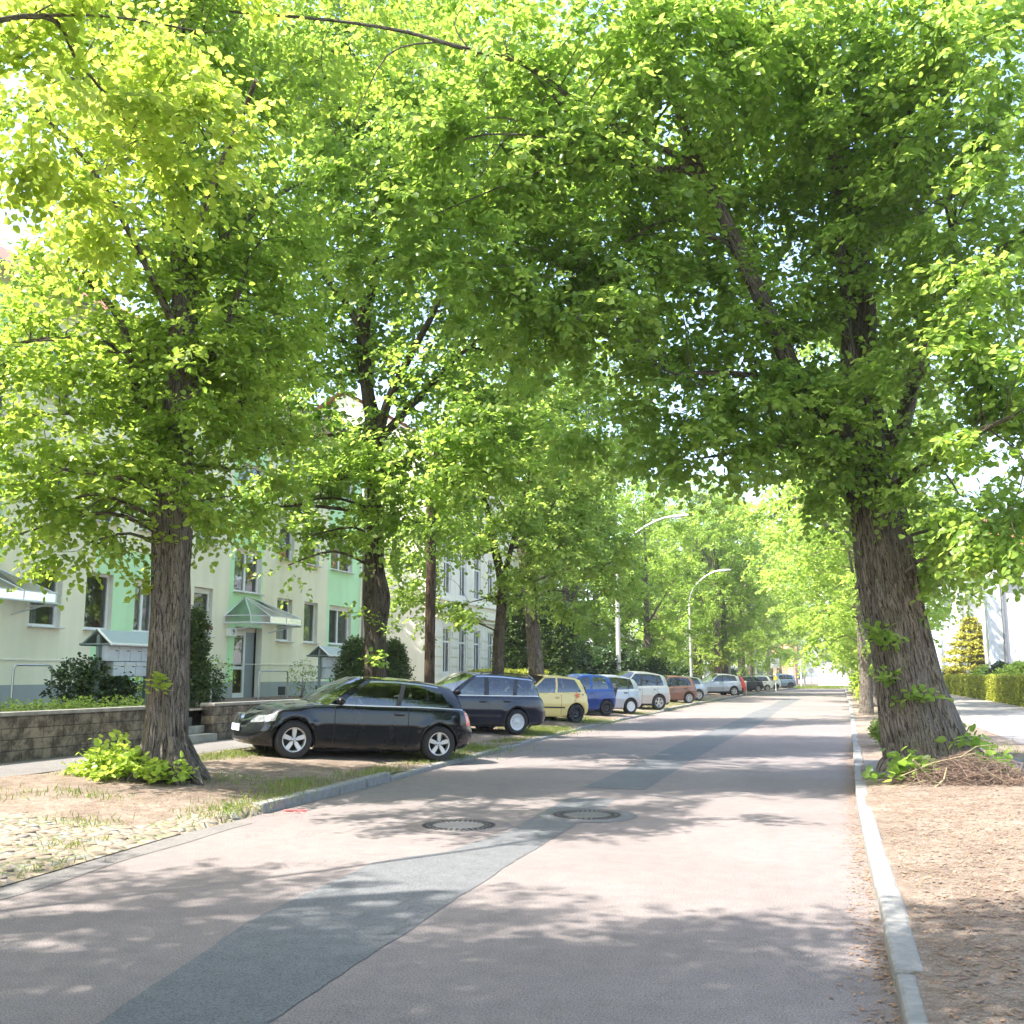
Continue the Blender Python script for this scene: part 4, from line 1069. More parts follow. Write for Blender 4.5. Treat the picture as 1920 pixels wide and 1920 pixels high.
for c in (6.7, 17.9, 29.1):
    for k, dz in enumerate(FLO):
        for (a, b, n) in ((1.70, 2.72, 1), (3.56, 4.57, 1), (5.47, 7.28, 2)):
            if c + a < 37.2:
                wins.append((c + a, c + (b if not (c < 20 and n == 2) else 6.4), 2.74 + dz, 4.2 + dz, n))
            if c > 10:
                wins.append((c - (3.05 if c > 20 else 3.4), c - 2.1, 2.74 + dz, 4.2 + dz, 1)) if a == 1.70 else None
                if a == 3.56: wins.append((c - 5.0, c - 4.0, 2.74 + dz, 4.2 + dz, 1))
                if a == 5.47 and c > 20: wins.append((c - 6.91, c - 5.92, 2.80 + dz, 4.22 + dz, 1))
    for z in (4.22, 7.02): wins.append((c - .98, c + .62, z, z + 1.42, 2))
wl = []
for w_ in wins:
    if not any(w_[0] < q[1] + .1 and w_[1] > q[0] - .1 and w_[2] < q[3] and w_[3] > q[2] for q in wl) and w_[1] < 36.9: wl.append(w_)
wins = wl
doorsB = [(c - .82, c + .8, .86, 3.12) for c in (6.7, 17.9, 29.1)]
def greenz(y, z):
    for c in (6.7, 17.9, 29.1):
        if c - 1.23 < y < c + .61 + .1: return z < 10.35
    if 34.36 < y: return z < 10.35
    if 21.75 < y < 24.3: return z < 4.9
    if 23.0 < y < 24.3: return z < 10.35
    return False
bld = thing('apartment_block', 'three storey apartment block with cream and mint green render behind the low wall', 'building', (-22, 22, .85))
mb = MB((-22, 22, .85))
mf = lambda y, z: ('plinth' if z < 1.38 else ('green' if greenz(y, z) else 'cream'))
edges_y = [-6, 37.13] + [c + d for c in (6.7, 17.9, 29.1) for d in (-1.23, .71)] + [34.36, 21.75, 24.3, 23.0]
facade(mb, FX, edges_y, [.6, 1.38, 4.9, 10.35, 10.95], [w_[:4] for w_ in wins] + doorsB, mf)
mb.poly([(FX, -6, .6), (FX, -6, 10.95), (-28, -6, 10.95), (-28, -6, .6)], 'cream')
mb.poly([(FX, 37.13, .6), (-28, 37.13, .6), (-28, 37.13, 10.95), (-23, 37.13, 13.9), (FX, 37.13, 10.95)], 'cream')
mb.box((FX + .012, 15.5, 1.95), (.03, 43.0, .025), 'reveal')
mb.build('wall', bld)
mb = MB((-22, 22, .85)); mb.box((FX - .45, 15.5, 6), (.02, 43, 10.4), 'room'); mb.build('room_backing', bld)
mb = MB((-22, 22, .85)); m0 = mb
mb.poly([(FX + .45, -6.3, 10.85), (FX + .45, 37.4, 10.85), (-23, 37.4, 14.1), (-23, -6.3, 14.1)], 'tileroof'); mb.poly([(-28.4, -6.3, 10.85), (-23, -6.3, 14.1), (-23, 37.4, 14.1), (-28.4, 37.4, 10.85)], 'tileroof')
mb.poly([(FX, -6.3, 10.93), (FX + .43, -6.3, 10.83), (FX + .43, 37.4, 10.83), (FX, 37.4, 10.93)], 'pvc'); mb.build('roof', bld)
mb = MB((-22, 22, .85)); mb.tube([(FX + .52, -6.3, 10.82), (FX + .52, 37.4, 10.82)], .075, 'zinc', 10)
mb.build('gutter', bld, smooth=60)
mb = MB((-22, 22, .85)); mb.tube([(FX + .52, 37.2, 10.8), (FX + .3, 37.2, 10.5), (FX + .1, 37.2, 10.2), (FX + .1, 37.2, .95)], .055, 'zinc', 10); mb.build('downpipe', bld, smooth=60)
ri = random.Random(5)
for (y0, y1, z0, z1, n) in wins:
    X = FX - .17; f = MB((-22, 22, .85)); t_ = .065
    f.box((X, y0 + t_ / 2, (z0 + z1) / 2), (.07, t_, z1 - z0), 'pvc'); f.box((X, y1 - t_ / 2, (z0 + z1) / 2), (.07, t_, z1 - z0), 'pvc')
    f.box((X, (y0 + y1) / 2, z0 + t_ / 2 + .01), (.072, y1 - y0 - 2 * t_, t_), 'pvc'); f.box((X, (y0 + y1) / 2, z1 - t_ / 2), (.072, y1 - y0 - 2 * t_, t_), 'pvc')
    if n == 2: f.box((X + .003, (y0 + y1) / 2, (z0 + z1) / 2), (.074, .10, z1 - z0 - 2 * t_), 'pvc')
    if ri.random() < .5: f.box((X + .01, (y0 + y1) / 2, z1 - .09), (.10, y1 - y0 - .01, .16), 'reveal')
    fo = f.build('window', bld)
    g = MB((-22, 22, .85)); g.poly([(X, y0 + t_, z0 + t_), (X, y1 - t_, z0 + t_), (X, y1 - t_, z1 - t_), (X, y0 + t_, z1 - t_)], 'glass'); g.build('pane', fo)
    if n == 2 or ri.random() < .45:
        c_ = MB((-22, 22, .85)); yy = y0 + t_; k = 0; half = y0 + (y1 - y0) * (.62 if ri.random() < .5 else 1.0) - t_; rows = [[], []]
        while yy < half: 
            for q, z in enumerate((z0 + .07, z1 - .08)): rows[q].append((X - .12 + .02 * math.sin(k * 1.9), yy, z))
            yy += .04; k += 1
        c_.grid(rows, 'curtain'); c_.build('curtain', fo)
    s_ = MB((-22, 22, .85)); s_.box((FX - .03, (y0 + y1) / 2, z0 - .012), (.34, y1 - y0 + .06, .03), 'sill'); s_.build('window_sill', fo, bevel=.006)
for c in (17.9, 29.1, 6.7):
    X = FX - .30; y0, y1 = c - .82, c + .8
    d = MB((-22, 22, .85)); yl, yr_ = y0 + .02, y0 + 1.08
    if c != 29.1: d.box((X, (y0 + y1) / 2, 2.0), (.06, y1 - y0, 2.24), 'greydoor')
    else:
        for y in (yl + .06, yr_ - .06): d.box((X, y, 1.93), (.06, .12, 2.10), 'pvc')
        for z, h in ((.95, .18), (2.92, .12), (1.83, .10)): d.box((X + .002, (yl + yr_) / 2, z), (.062, .84, h), 'pvc')
        d.box((X + .004, yr_ + .26, 2.0), (.05, .50, 2.24), 'greydoor')
        d.box((X + .003, (y0 + y1) / 2, 3.05), (.09, y1 - y0, .14), 'reveal')
    do = d.build('entrance_door', bld)
    g = MB((-22, 22, .85)); g.poly([(X, yl + .1, .98), (X, yr_ - .1, .98), (X, yr_ - .1, 2.9), (X, yl + .1, 2.9)], 'glass'); g.build('pane', do)
    h = MB((-22, 22, .85)); h.tube([(X + .07, yl + .08, 1.55), (X + .07, yl + .08, 2.1)], .014, 'steel', 6); h.build('door_handle', do)
    # glazed canopy
    cp = MB((-22, 22, .85)); gl = MB((-22, 22, .85)); xo = FX + 1.30; ya, yb = c - 1.45, c + 1.62; zb, zt = 3.42, 4.05
    ap = (FX + .03, c - .35, zt + .02); cor = [(FX + .03, ya, zb), (xo - .35, ya, zb), (xo, ya + .55, zb), (xo, c + .1, zb), (xo, yb - .55, zb), (xo - .35, yb, zb), (FX + .03, yb, zb)]
    ap2 = (FX + .03, c + .35, zt)
    for i, p in enumerate(cor):
        a = ap if i < 4 else ap2
        cp.tube([a, p], .018, 'alu', 5); cp.tube([p, (p[0], p[1], p[2] - .22)], .016, 'alu', 5)
        if i:
            q = cor[i - 1]; cp.tube([q, p], .016, 'alu', 5); cp.tube([(q[0], q[1], q[2] - .22), (p[0], p[1], p[2] - .22)], .028, 'alu', 6)
            gl.poly([q, p, (p[0], p[1], p[2] - .2), (q[0], q[1], q[2] - .2)], 'canopyglass')
            gl.poly([ap if i < 4 else ap2, q, p], 'canopyglass')
    cp.tube([ap, ap2], .02, 'alu', 5)
    for y in (ya + .5, yb - .5): cp.tube([(FX + .03, y, 2.98), (xo - .2, y, 3.2)], .02, 'alu', 6)
    co_ = cp.build('canopy_frame', bld, smooth=50); gl.build('canopy_glass', co_)
# house number box
m = MB((-22, 22, .85)); m.box((FX + .09, 27.95, 2.92), (.17, .36, .26), 'whitesign'); hb = m.build('house_number_box', bld, bevel=.01)
cu = bpy.data.curves.new('house_number', 'FONT'); cu.body = '9'; cu.size = .24; cu.extrude = .004; cu.align_x = 'CENTER'; cu.align_y = 'CENTER'
tmp = bpy.data.objects.new('house_number', cu); COL.objects.link(tmp)
dg = bpy.context.evaluated_depsgraph_get(); me = bpy.data.meshes.new_from_object(tmp.evaluated_get(dg)); bpy.data.objects.remove(tmp)
no = link('house_number', me, hb); me.materials.clear(); me.materials.append(M['black'])
no.location = Vector((FX + .178, 27.95, 2.92)) - Vector((-22, 22, .85)); no.rotation_euler = (PI / 2, 0, PI / 2)
# cellar windows
for y in (31.3, 33.9):
    m = MB((-22, 22, .85)); m.box((FX + .0, y, 1.08), (.03, .5, .28), 'black'); m.box((FX + .02, y + .2, 1.08), (.012, .03, .28), 'plinth'); m.build('cellar_window', bld)
# heather box on sill
t = thing('flower_box', 'white window box with red heather on the ground floor sill', 'flower box', (FX + .02, 26.55, 2.76))
m = MB((FX + .02, 26.55, 2.76)); m.box((FX + .02, 26.5, 2.86), (.17, .75, .18), 'whitesign'); m.build('box', t, bevel=.01)
tuft('heather', [(FX + .02, 26.3, 2.95), (FX + .02, 26.7, 2.95)], [(.08, .2, .1)] * 2, 70, .05, 'leafyel', t, (FX + .02, 26.55, 2.76), 3, up=1.0, twl=.1).data.materials[0] = M['heather']
# railings, mail boxes
def hoop(label, y0, y1, x, zt, mid=False):
    t = thing('handrail', label, 'handrail', (x, y0, .9), group='stainless hoop handrails by the entrances')
    m = MB((x, y0, .9)); r = .1; P_ = [(x, y0, .85), (x, y0, zt - r), (x, y0 + r * .3, zt - r * .3), (x, y0 + r, zt), (x, y1 - r, zt), (x, y1 - r * .3, zt - r * .3), (x, y1, zt - r), (x, y1, .85)]
    m.tube(P_, .024, 'steel', 10); m.build('hoop', t, smooth=60)
    if mid: m = MB((x, y0, .9)); m.tube([(x, y0, zt - .42), (x, y1, zt - .42)], .018, 'steel', 8); m.build('cross_rail', t, smooth=60)
p0 = atx(20, 1325, -16.3); p1 = atx(94, 1320, -16.3); hoop('stainless hoop handrail beside the leftmost grey door', p0.y, p1.y, -16.3, atx(60, 1247, -16.3).z)
p0 = atx(350, 1318, -14.5); p1 = atx(394, 1318, -14.5); hoop('stainless hoop handrail with a lower bar, just right of the near lime trunk', p0.y - .6, p1.y, -14.5, atx(380, 1259, -14.5).z, True)
p0 = atx(484, 1310, -16.5); p1 = atx(538, 1310, -16.5); hoop('thin grey hoop handrail right of the white glazed door', p0.y, p1.y, -16.5, atx(520, 1258, -16.5).z)
def mailboxes(label, a, b, X, ztop, rows_, base=.88):
    """a, b post pixels y; roofed letter box stand"""
    t = thing('letterbox_stand', label, 'letterboxes', (X, a, base), group='roofed letterbox stands')
    off = (X, a, base)
    zr = ztop; eave = zr - .30
    for y in (a, b):
        m = MB(off); m.box((X, y, (base + zr - .1) / 2), (.07, .07, zr - .1 - base), 'greensteel'); m.build('post', t)
    m = MB(off)
    for y in (a - .06, b + .06):
        for s in (1, -1):
            m.tube([(X, y, zr), (X + s * .36, y, eave)], .025, 'alu' if s > 0 else 'greensteel', 6)
        m.tube([(X - .36, y, eave), (X + .36, y, eave)], .02, 'greensteel', 6)
    m.tube([(X + .38, a - .1, eave), (X + .38, b + .1, eave)], .03, 'alu', 6); m.tube([(X - .38, a - .1, eave), (X - .38, b + .1, eave)], .03, 'greensteel', 6)
    for s in (1, -1): m.poly([(X, a - .06, zr), (X, b + .06, zr), (X + s * .36, b + .06, eave), (X + s * .36, a - .06, eave)], 'roofglass')
    m.build('roof', t, smooth=50)
    for (z0, z1, f0, n) in rows_:
        w_ = (b - a - .08) / 4.1
        m = MB(off); m.box((X - .08, (a + b) / 2, z0 + .01), (.04, b - a, .05), 'greensteel'); m.build('bracket', t)
        for k in range(n):
            y = a + .05 + f0 + w_ * (k + .5)
            m = MB(off); m.box((X + .05, y, (z0 + z1) / 2), (.26, w_ - .012, z1 - z0), 'mailbox'); m.box((X + .19, y, z1 - .075), (.03, w_ - .03, .012), 'reveal'); m.box((X + .185, y + w_ * .28, z1 - .10), (.012, .09, .014), 'black')
            m.build('letterbox', t, bevel=.006)
a = atx(183, 1250, -14.3); b = atx(274, 1250, -14.3); tz = atx(184, 1180, -14.3).z
mailboxes('roofed letterbox stand with seven white boxes beside the near lime trunk', a.y, b.y, -14.3, tz, [(atx(230, 1240, -14.3).z, atx(230, 1212, -14.3).z, 0, 4), (atx(230, 1268, -14.3).z, atx(230, 1241, -14.3).z, .2, 3)])
a = atx(599, 1250, -15.2); b = atx(660, 1250, -15.2); tz = atx(599, 1211, -15.2).z
mailboxes('roofed letterbox stand partly hidden by the clipped conifer behind the second trunk', a.y, b.y, -15.2, tz, [(atx(620, 1252, -15.2).z, atx(620, 1233, -15.2).z, 0, 4), (atx(620, 1272, -15.2).z, atx(620, 1253, -15.2).z, .05, 4)])
# ------------------------------------------------------------------ second building, pale neoclassical
b2 = thing('townhouse', 'pale old townhouse with cornices and tall narrow windows beyond the mint green block', 'building', (-22, 55, .3))
mb = MB((-22, 55, .3)); y0 = 44.9; X = -18.0; y1 = 66
w2 = []
for k in range(9):
    c = y0 + 1.6 + k * 2.2
    if c > y1 - 1: break
    w2.append((c - .5, c + .5, 1.7, 3.9)); w2.append((c - .5, c + .5, 5.5, 7.8)); w2.append((c - .5, c + .5, 9.3, 11.2))
facade(mb, X, [y0, y1], [.2, 12.6], w2, lambda y, z: 'cream2', .2, 'cream2')
mb.poly([(X, y0, .2), (X, y0, 12.6), (-23, y0, 15.5), (-28, y0, 12.6), (-28, y0, .2)], 'cream2')
for k in range(10):
    c = y0 + .5 + k * 2.2
    for z in (1.75, 2.2, 2.65, 3.1, 3.55):
        mb.box((X + .02, c, z), (.05, .95, .33), 'cream2')
mb.build('wall', b2)
mb = MB((-22, 55, .3)); mb.box((X - .4, (y0 + y1) / 2, 6.2), (.02, y1 - y0 - .1, 12), 'room'); mb.build('room_backing', b2)
mb = MB((-22, 55, .3))
for z, h, d in ((4.62, .22, .25), (4.36, .08, .14), (5.2, .1, .16), (8.6, .2, .22), (12.3, .35, .4), (1.3, .12, .08)):
    mb.box((X + d / 2, (y0 + y1) / 2, z), (d, y1 - y0, h), 'cream2')
mb.build('cornice', b2)
mb = MB((-22, 55, .3)); mb.poly([(X + .4, y0 - .3, 12.5), (X + .4, y1 + .3, 12.5), (-23, y1 + .3, 15.7), (-23, y0 - .3, 15.7)], 'tileroof'); mb.poly([(-28.4, y0 - .3, 12.5), (-23, y0 - .3, 15.7), (-23, y1 + .3, 15.7), (-28.4, y1 + .3, 12.5)], 'tileroof'); mb.build('roof', b2)
for (a, b, c, d) in w2:
    f = MB((-22, 55, .3)); xx = X - .12
    for y in (a + .04, b - .04, (a + b) / 2): f.box((xx, y, (c + d) / 2), (.06, .08, d - c), 'pvc')
    for z in (c + .04, d - .04, c + (d - c) * .68): f.box((xx + .003, (a + b) / 2, z), (.062, b - a, .08), 'pvc')
    fo = f.build('window', b2); g = MB((-22, 55, .3)); g.poly([(xx, a, c), (xx, b, c), (xx, b, d), (xx, a, d)], 'glass'); g.build('pane', fo)
# ------------------------------------------------------------------ white houses on the right
def house(name, label, x0, x1, y0, y1, ze, zr, wall, roofm, ridge='x', wn=(), eave=.35):
    off = ((x0 + x1) / 2, (y0 + y1) / 2, .15); t = thing(name, label, 'house', off)
    mb = MB(off)
    if ridge == 'x':   # gable toward -X/+X ... ridge runs along x
        ym = (y0 + y1) / 2
        mb.poly([(x0, y1, 0), (x0, y1, ze), (x0, ym, zr), (x0, y0, ze), (x0, y0, 0)], wall); mb.poly([(x1, y0, 0), (x1, y0, ze), (x1, ym, zr), (x1, y1, ze), (x1, y1, 0)], wall)
        mb.poly([(x0, y0, 0), (x0, y0, ze), (x1, y0, ze), (x1, y0, 0)], wall); mb.poly([(x0, y1, 0), (x1, y1, 0), (x1, y1, ze), (x0, y1, ze)], wall)
        R_ = [[(x0 - eave, y0 - eave, ze - .15), (x1 + eave, y0 - eave, ze - .15)], [(x0 - eave, ym, zr + .12), (x1 + eave, ym, zr + .12)], [(x0 - eave, y1 + eave, ze - .15), (x1 + eave, y1 + eave, ze - .15)]]
    else:
        xm = (x0 + x1) / 2
        mb.poly([(x0, y0, 0), (x0, y0, ze), (xm, y0, zr), (x1, y0, ze), (x1, y0, 0)], wall); mb.poly([(x0, y1, 0), (x1, y1, 0), (x1, y1, ze), (xm, y1, zr), (x0, y1, ze)], wall)
        mb.poly([(x0, y0, 0), (x0, y1, 0), (x0, y1, ze), (x0, y0, ze)], wall); mb.poly([(x1, y0, 0), (x1, y0, ze), (x1, y1, ze), (x1, y1, 0)], wall)
        R_ = [[(x0 - eave, y0 - eave, ze - .15), (x0 - eave, y1 + eave, ze - .15)], [(xm, y0 - eave, zr + .12), (xm, y1 + eave, zr + .12)], [(x1 + eave, y0 - eave, ze - .15), (x1 + eave, y1 + eave, ze - .15)]]
    mb.build('wall', t)
    mb = MB(off); mb.grid(R_, roofm); mb.grid([[(p[0], p[1], p[2] - .14) for p in r_] for r_ in R_], roofm)
    for r_a, r_b in ((R_[0], R_[1]), (R_[1], R_[2])):
        for k in (0, 1): mb.poly([r_a[k], r_b[k], (r_b[k][0], r_b[k][1], r_b[k][2] - .14), (r_a[k][0], r_a[k][1], r_a[k][2] - .14)], roofm)
    mb.build('roof', t)
    for (face, u, z, w_, h_) in wn:
        f = MB(off); g = MB(off)
        if face == 'w':
            f.box((x0 - .01, u, z), (.08, w_ + .14, h_ + .14), 'pvc'); f.box((x0 - .06, u, z), (.03, .05, h_), 'pvc'); g.poly([(x0 - .055, u - w_ / 2, z - h_ / 2), (x0 - .055, u + w_ / 2, z - h_ / 2), (x0 - .055, u + w_ / 2, z + h_ / 2), (x0 - .055, u - w_ / 2, z + h_ / 2)], 'greyb')
        else:
            f.box((u, y0 - .01, z), (w_ + .14, .08, h_ + .14), 'pvc'); g.poly([(u - w_ / 2, y0 - .055, z - h_ / 2), (u + w_ / 2, y0 - .055, z - h_ / 2), (u + w_ / 2, y0 - .055, z + h_ / 2), (u - w_ / 2, y0 - .055, z + h_ / 2)], 'greyb')
        fo = f.build('window', t); g.build('pane', fo)
    return t
h1 = house('house', 'white rendered house with grey flat eaves at the right edge behind the hedge', 11.3, 26, 80, 92, 8.6, 10.6, 'white_r', 'greyroof', 'x', [('s', 13.9, 10.4 - 3, 1.1, 1.5), ('s', 17, 7.2, 1.2, 1.5)], .4)
m = MB(((12 + 26) / 2, 86, .15)); m.tube([(11.6, 79.9, 8.3), (11.6, 79.9, .4)], .09, 'zinc', 8); m.build('downpipe', h1)
m = MB((19, 86, .15)); m.box((11.1, 81.2, 4.3), (.9, 1.6, 8.3), 'greyb'); m.box((11.1, 81.2, 8.6), (1.2, 1.9, .25), 'pvc'); m.build('pilaster', h1)
house('house', 'tall white house with a red tiled gable showing through the leaves on the right', 10.8, 24, 95, 109, 10.6, 15.8, 'white_r', 'tileroof', 'x', [('w', 99, 5, 1.1, 1.7), ('w', 103, 5, 1.1, 1.7), ('w', 99, 8.6, 1.1, 1.6), ('w', 103, 8.6, 1.1, 1.6), ('s', 13.6, 10.9, 1.1, 1.5), ('s', 13.6, 6.5, 1.1, 1.5)])
house('house', 'blue grey house block with a dark downpipe beyond the golden conifer', 10.4, 22, 113, 130, 9.5, 13, 'greyb', 'greyroof', 'x', [('w', 117, 5, 1.1, 1.7), ('w', 122, 5, 1.1, 1.7)])
house('house', 'pale house with a dark roof seen behind the parked cars and trunks', -27, -17, 76, 90, 4.6, 8.2, 'greyb', 'greyroof', 'y', [('s', -22, 3, 1.2, 1.3), ('s', -19, 3, 1.2, 1.3)])
for i, (x, y) in enumerate([(10.6, 96.5), (10.6, 101), (10.6, 107.5), (10.2, 115), (10.2, 120), (10.2, 127)]):
    pass
# end of the road
house('barn', 'long white barn with a sloping grey roof closing the street', -3.3, 9.5, 168, 190, 4.2, 9.5, 'white_r', 'greyroof', 'y', [], .5)
house('house', 'small orange brick house beyond the crossing, left of the white barn', -12.6, -7.5, 190, 202, 5.4, 7.6, 'brick', 'brick', 'x', [('s', -10, 5, 1.0, 1.0)])
house('shed', 'small flat roofed kiosk half hidden behind the tree trunks', -16.2, -11.5, 108, 114, 2.9, 3.0, 'greyb', 'greyroof', 'x', [('s', -13.5, 1.7, 2.0, .9)], .5)
# ------------------------------------------------------------------ street furniture
def lamp(label, base, H, arm, detail=True, r0=.10):
    t = thing('street_lamp', label, 'street lamp', base, group='curved concrete street lamps')
    b = Vector(base); m = MB(b); m.tube([b - Vector((0, 0, .1)), b + Vector((0, 0, H * .72))], [r0, r0 * .62], 'concrete_pole', 14); m.build('pole', t, smooth=50)
    m = MB(b); P_ = [b + Vector((0, 0, H * .71))]
    for k in range(1, 9):
        a = k / 8 * 1.15; P_.append(b + Vector((arm * .62 * (1 - math.cos(a)) / (1 - math.cos(1.15)), 0, H * .71 + (H * .26) * math.sin(a) / math.sin(1.15))))
    m.tube(P_, .045, 'steel', 10); m.build('arm', t, smooth=60)
    e = P_[-1]; m = MB(b); rows_ = []
    for (s, hw, hh) in ((0, .04, .04), (.12, .09, .07), (.35, .14, .10), (.62, .15, .09), (.82, .10, .06), (.9, .01, .01)):
        rows_.append([e + Vector((s * arm * .42, hw * math.cos(q), s * .10 + hh * (math.sin(q) if math.sin(q) > 0 else math.sin(q) * .5))) for q in np.linspace(0, 2 * PI, 13)[:-1]])
    m.grid(rows_, 'lamphead', closed=True); hd = m.build('lamp_head', t, smooth=60)
    m = MB(b); m.box(e + Vector((.48 * arm * .42, 0, .04 - .045)), (arm * .2, .2, .03), 'lens', rot=Matrix.Rotation(-.18, 3, 'Y')); m.build('lens', hd, bevel=.01)
L1 = atx(1160, 1262, -10.9); lamp('tall street lamp with a curved arm standing behind the blue and silver cars', (-10.9, L1.y, .25), 9.75, 4.1, r0=.14)
L2 = atx(1296, 1262, -10.6); lamp('second street lamp with its head among the leaves, pole against the thick pale trunk', (-10.6, L2.y, .25), 9.35, 3.2, r0=.10)
for (px, Y, lab) in ((1368, 88, 'thin pale lamp pole between the trunks behind the silver crossover'), (1418, 112, 'far thin lamp pole in front of the kiosk'), (1508, 150, 'pale tapered lamp pole near the crossing at the street end')):
    p = aty(px, 1262, Y); lamp(lab, (p.x, Y, .15), 7.0 if Y > 140 else 7.4, 2.4, r0=.13)
p = aty(805, 1280, 24.2); t = thing('utility_pole', 'straight brown wooden pole beside the dark estate car', 'pole', (p.x, 24.2, .25))
m = MB((p.x, 24.2, .25)); m.tube([(p.x, 24.2, .1), (p.x, 24.2, 3.5), (p.x + .03, 24.2, 7.6)], [.135, .128, .11], 'wood', 20, disp=ridge(3, .02)); m.build('shaft', t, smooth=60, uv=True)
m = MB((p.x, 24.2, .25)); m.lathe([(.14, 0), (.14, .12), (.03, .2), (.001, .2)], (p.x + .03, 24.2, 7.58), 'zinc', 14); m.build('cap', t, smooth=40)
p = aty(1454, 1270, 104); t = thing('bus_stop_sign', 'square pale sign on a post with a yellow bin beside the far white cars', 'sign', (p.x, 104, .1)); off = (p.x, 104, .1)
m = MB(off); m.tube([(p.x, 104, 0), (p.x, 104, 3.0)], .05, 'alu', 8); m.build('post', t)
m = MB(off); m.box((p.x, 103.93, 2.75), (.85, .04, .95), 'whitesign'); m.box((p.x, 103.90, 2.75), (.6, .02, .06), 'plinth'); m.box((p.x, 103.90, 2.95), (.45, .02, .05), 'plinth'); m.build('sign_plate', t)
m = MB(off); m.box((p.x, 103.8, 1.3), (.3, .3, .4), 'yellow'); m.build('bin', t, bevel=.03)
# hanging blue sign
p = aty(1556, 1235, 150); t = thing('hanging_sign', 'small blue and white square sign hanging over the far crossing', 'sign', (p.x, 150, p.z)); off = (p.x, 150, p.z)
m = MB(off); m.box(p, (.85, .06, .85), 'bluesign'); m.box(p - Vector((0, .04, 0)), (.6, .03, .6), 'whitesign'); m.poly([p + Vector((-.22, -.06, -.2)), p + Vector((.22, -.06, -.2)), p + Vector((.05, -.06, .24)), p + Vector((-.05, -.06, .24))], 'bluesign'); m.build('sign_plate', t)
m = MB(off); m.tube([aty(1508, 1231, 150), p + Vector((0, 0, .45)), aty(1640, 1228, 150)], .02, 'zinc', 5); m.build('wire', t)
for (px, hh, lab) in ((1481, 3, 'left one of two thin pale posts behind the blue grey car'), (1486, 3.2, 'right one of two thin pale posts behind the blue grey car'), (1502, 3.5, 'thin pale post left of the far crossing')):
    p = aty(px, 1270, 128); t = thing('sign_post', lab, 'post', (p.x, 128, 0)); m = MB((p.x, 128, 0)); m.tube([(p.x, 128, 0), (p.x, 128, hh)], .06, 'alu', 6); m.build('shaft', t)
    m = MB((p.x, 128, 0)); m.lathe([(.07, 0), (.07, .05), (.001, .08)], (p.x, 128, hh), 'zinc', 8); m.build('cap', t)
p = aty(1398, 1290, 84); t = thing('bollard', 'short pale bollard on the verge between the red car and the black hatchback', 'bollard', (p.x, 84, .1)); m = MB((p.x, 84, .1)); m.tube([(p.x, 84, 0), (p.x, 84, 1.05)], .09, 'concrete_pole', 10); m.build('shaft', t, smooth=50); m = MB((p.x, 84, .1)); m.lathe([(.09, 0), (.1, .04), (.05, .1), (.001, .11)], (p.x, 84, 1.05), 'alu', 10); m.build('cap', t, smooth=50)
p = aty(1521, 1268, 140); t = thing('traffic_sign', 'dark round sign on a post beside the distant blue car', 'sign', (p.x, 140, 0)); m = MB((p.x, 140, 0)); m.tube([(p.x, 140, 0), (p.x, 140, 2.5)], .05, 'zinc', 6); m.build('post', t); m = MB((p.x, 140, 0)); m.lathe([(.001, -.08), (.36, -.08), (.36, -.04), (.001, -.04)], (p.x, 140, 2.2), 'zinc', 16, 'Y'); m.build('sign_plate', t)
# ------------------------------------------------------------------ parked cars
H0 = R(230.3)
def lt(px, py, z): return gp(px, py, z)
def Z(px, py, zg):  # ground point under left rear wheel
    p = gp(px, py, zg)
    for _ in range(6): p = gp(px, py, hL(p.x, p.y) if 9 < p.y < 140 else zg)
    return p
rear = Z(821, 1428.7, .11); front = Z(532.7, 1422, .28)
hd = math.atan2(front.y - rear.y, front.x - rear.x)
c1, n1, y1_ = place_car(BLK, 'glossy black three door hatchback with silver five spoke wheels, nearest parked car', 'car', rear, hd, pitch=math.atan2(.15, 2.66), group=CAR_GROUP)
place_car(ESTATE, 'dark navy estate car with roof rails and chrome window trim behind the black hatchback', 'car', Z(969, 1378, .15), R(229), pitch=.04, group=CAR_GROUP)
c3, n3, ya3 = place_car(var(SMALL, gap=.055), 'pale yellow hatchback with orange flower stickers on its rear side', 'car', Z(1080, 1355.6, .15), R(229), pitch=.03, group=CAR_GROUP)
for (fx_, fz, fr, mt) in ((-.02, .87, .11, 'orange'), (-.17, 1.02, .035, 'seat'), (-.27, 1.0, .03, 'orange'), (-.24, .90, .04, 'p_brown'), (-.10, .90, .03, 'p_brown'), (-.30, 1.1, .03, 'p_brown'), (.05, .72, .03, 'orange'), (-.36, .95, .03, 'orange')):
    m = MB(); y = (c3['_W']) + .006; yy = ya3(fx_, min(fz, .93)) + .022 - max(0, fz - .93) * .30 - (.05 if fx_ < -.25 else 0)
    pts = [(fx_ + fr * (.62 + .38 * math.cos(5 * a)) * math.cos(a), yy - (fr * math.sin(a) * .12), fz + fr * (.62 + .38 * math.cos(5 * a)) * math.sin(a)) for a in np.linspace(0, 2 * PI, 41)[:-1]]
    m.poly(pts, mt); m.build('flower_sticker', c3)
place_car(BLUE, 'small bright blue hatchback with black steel wheels right of the yellow car', 'car', Z(1138, 1341.5, .15), R(229), pitch=.02, group=CAR_GROUP)
place_car(COMPACT, 'bluish silver hatchback with round slotted wheel covers right of the blue car', 'car', Z(1183, 1339, .12), R(228), pitch=.02, group=CAR_GROUP)
place_car(var(SUV, paint='p_silverw'), 'pale silver tall crossover with spoked alloy wheels, behind the small silver hatchback', 'car', Z(1236, 1331.5, .12), R(226), pitch=.02, group=CAR_GROUP)
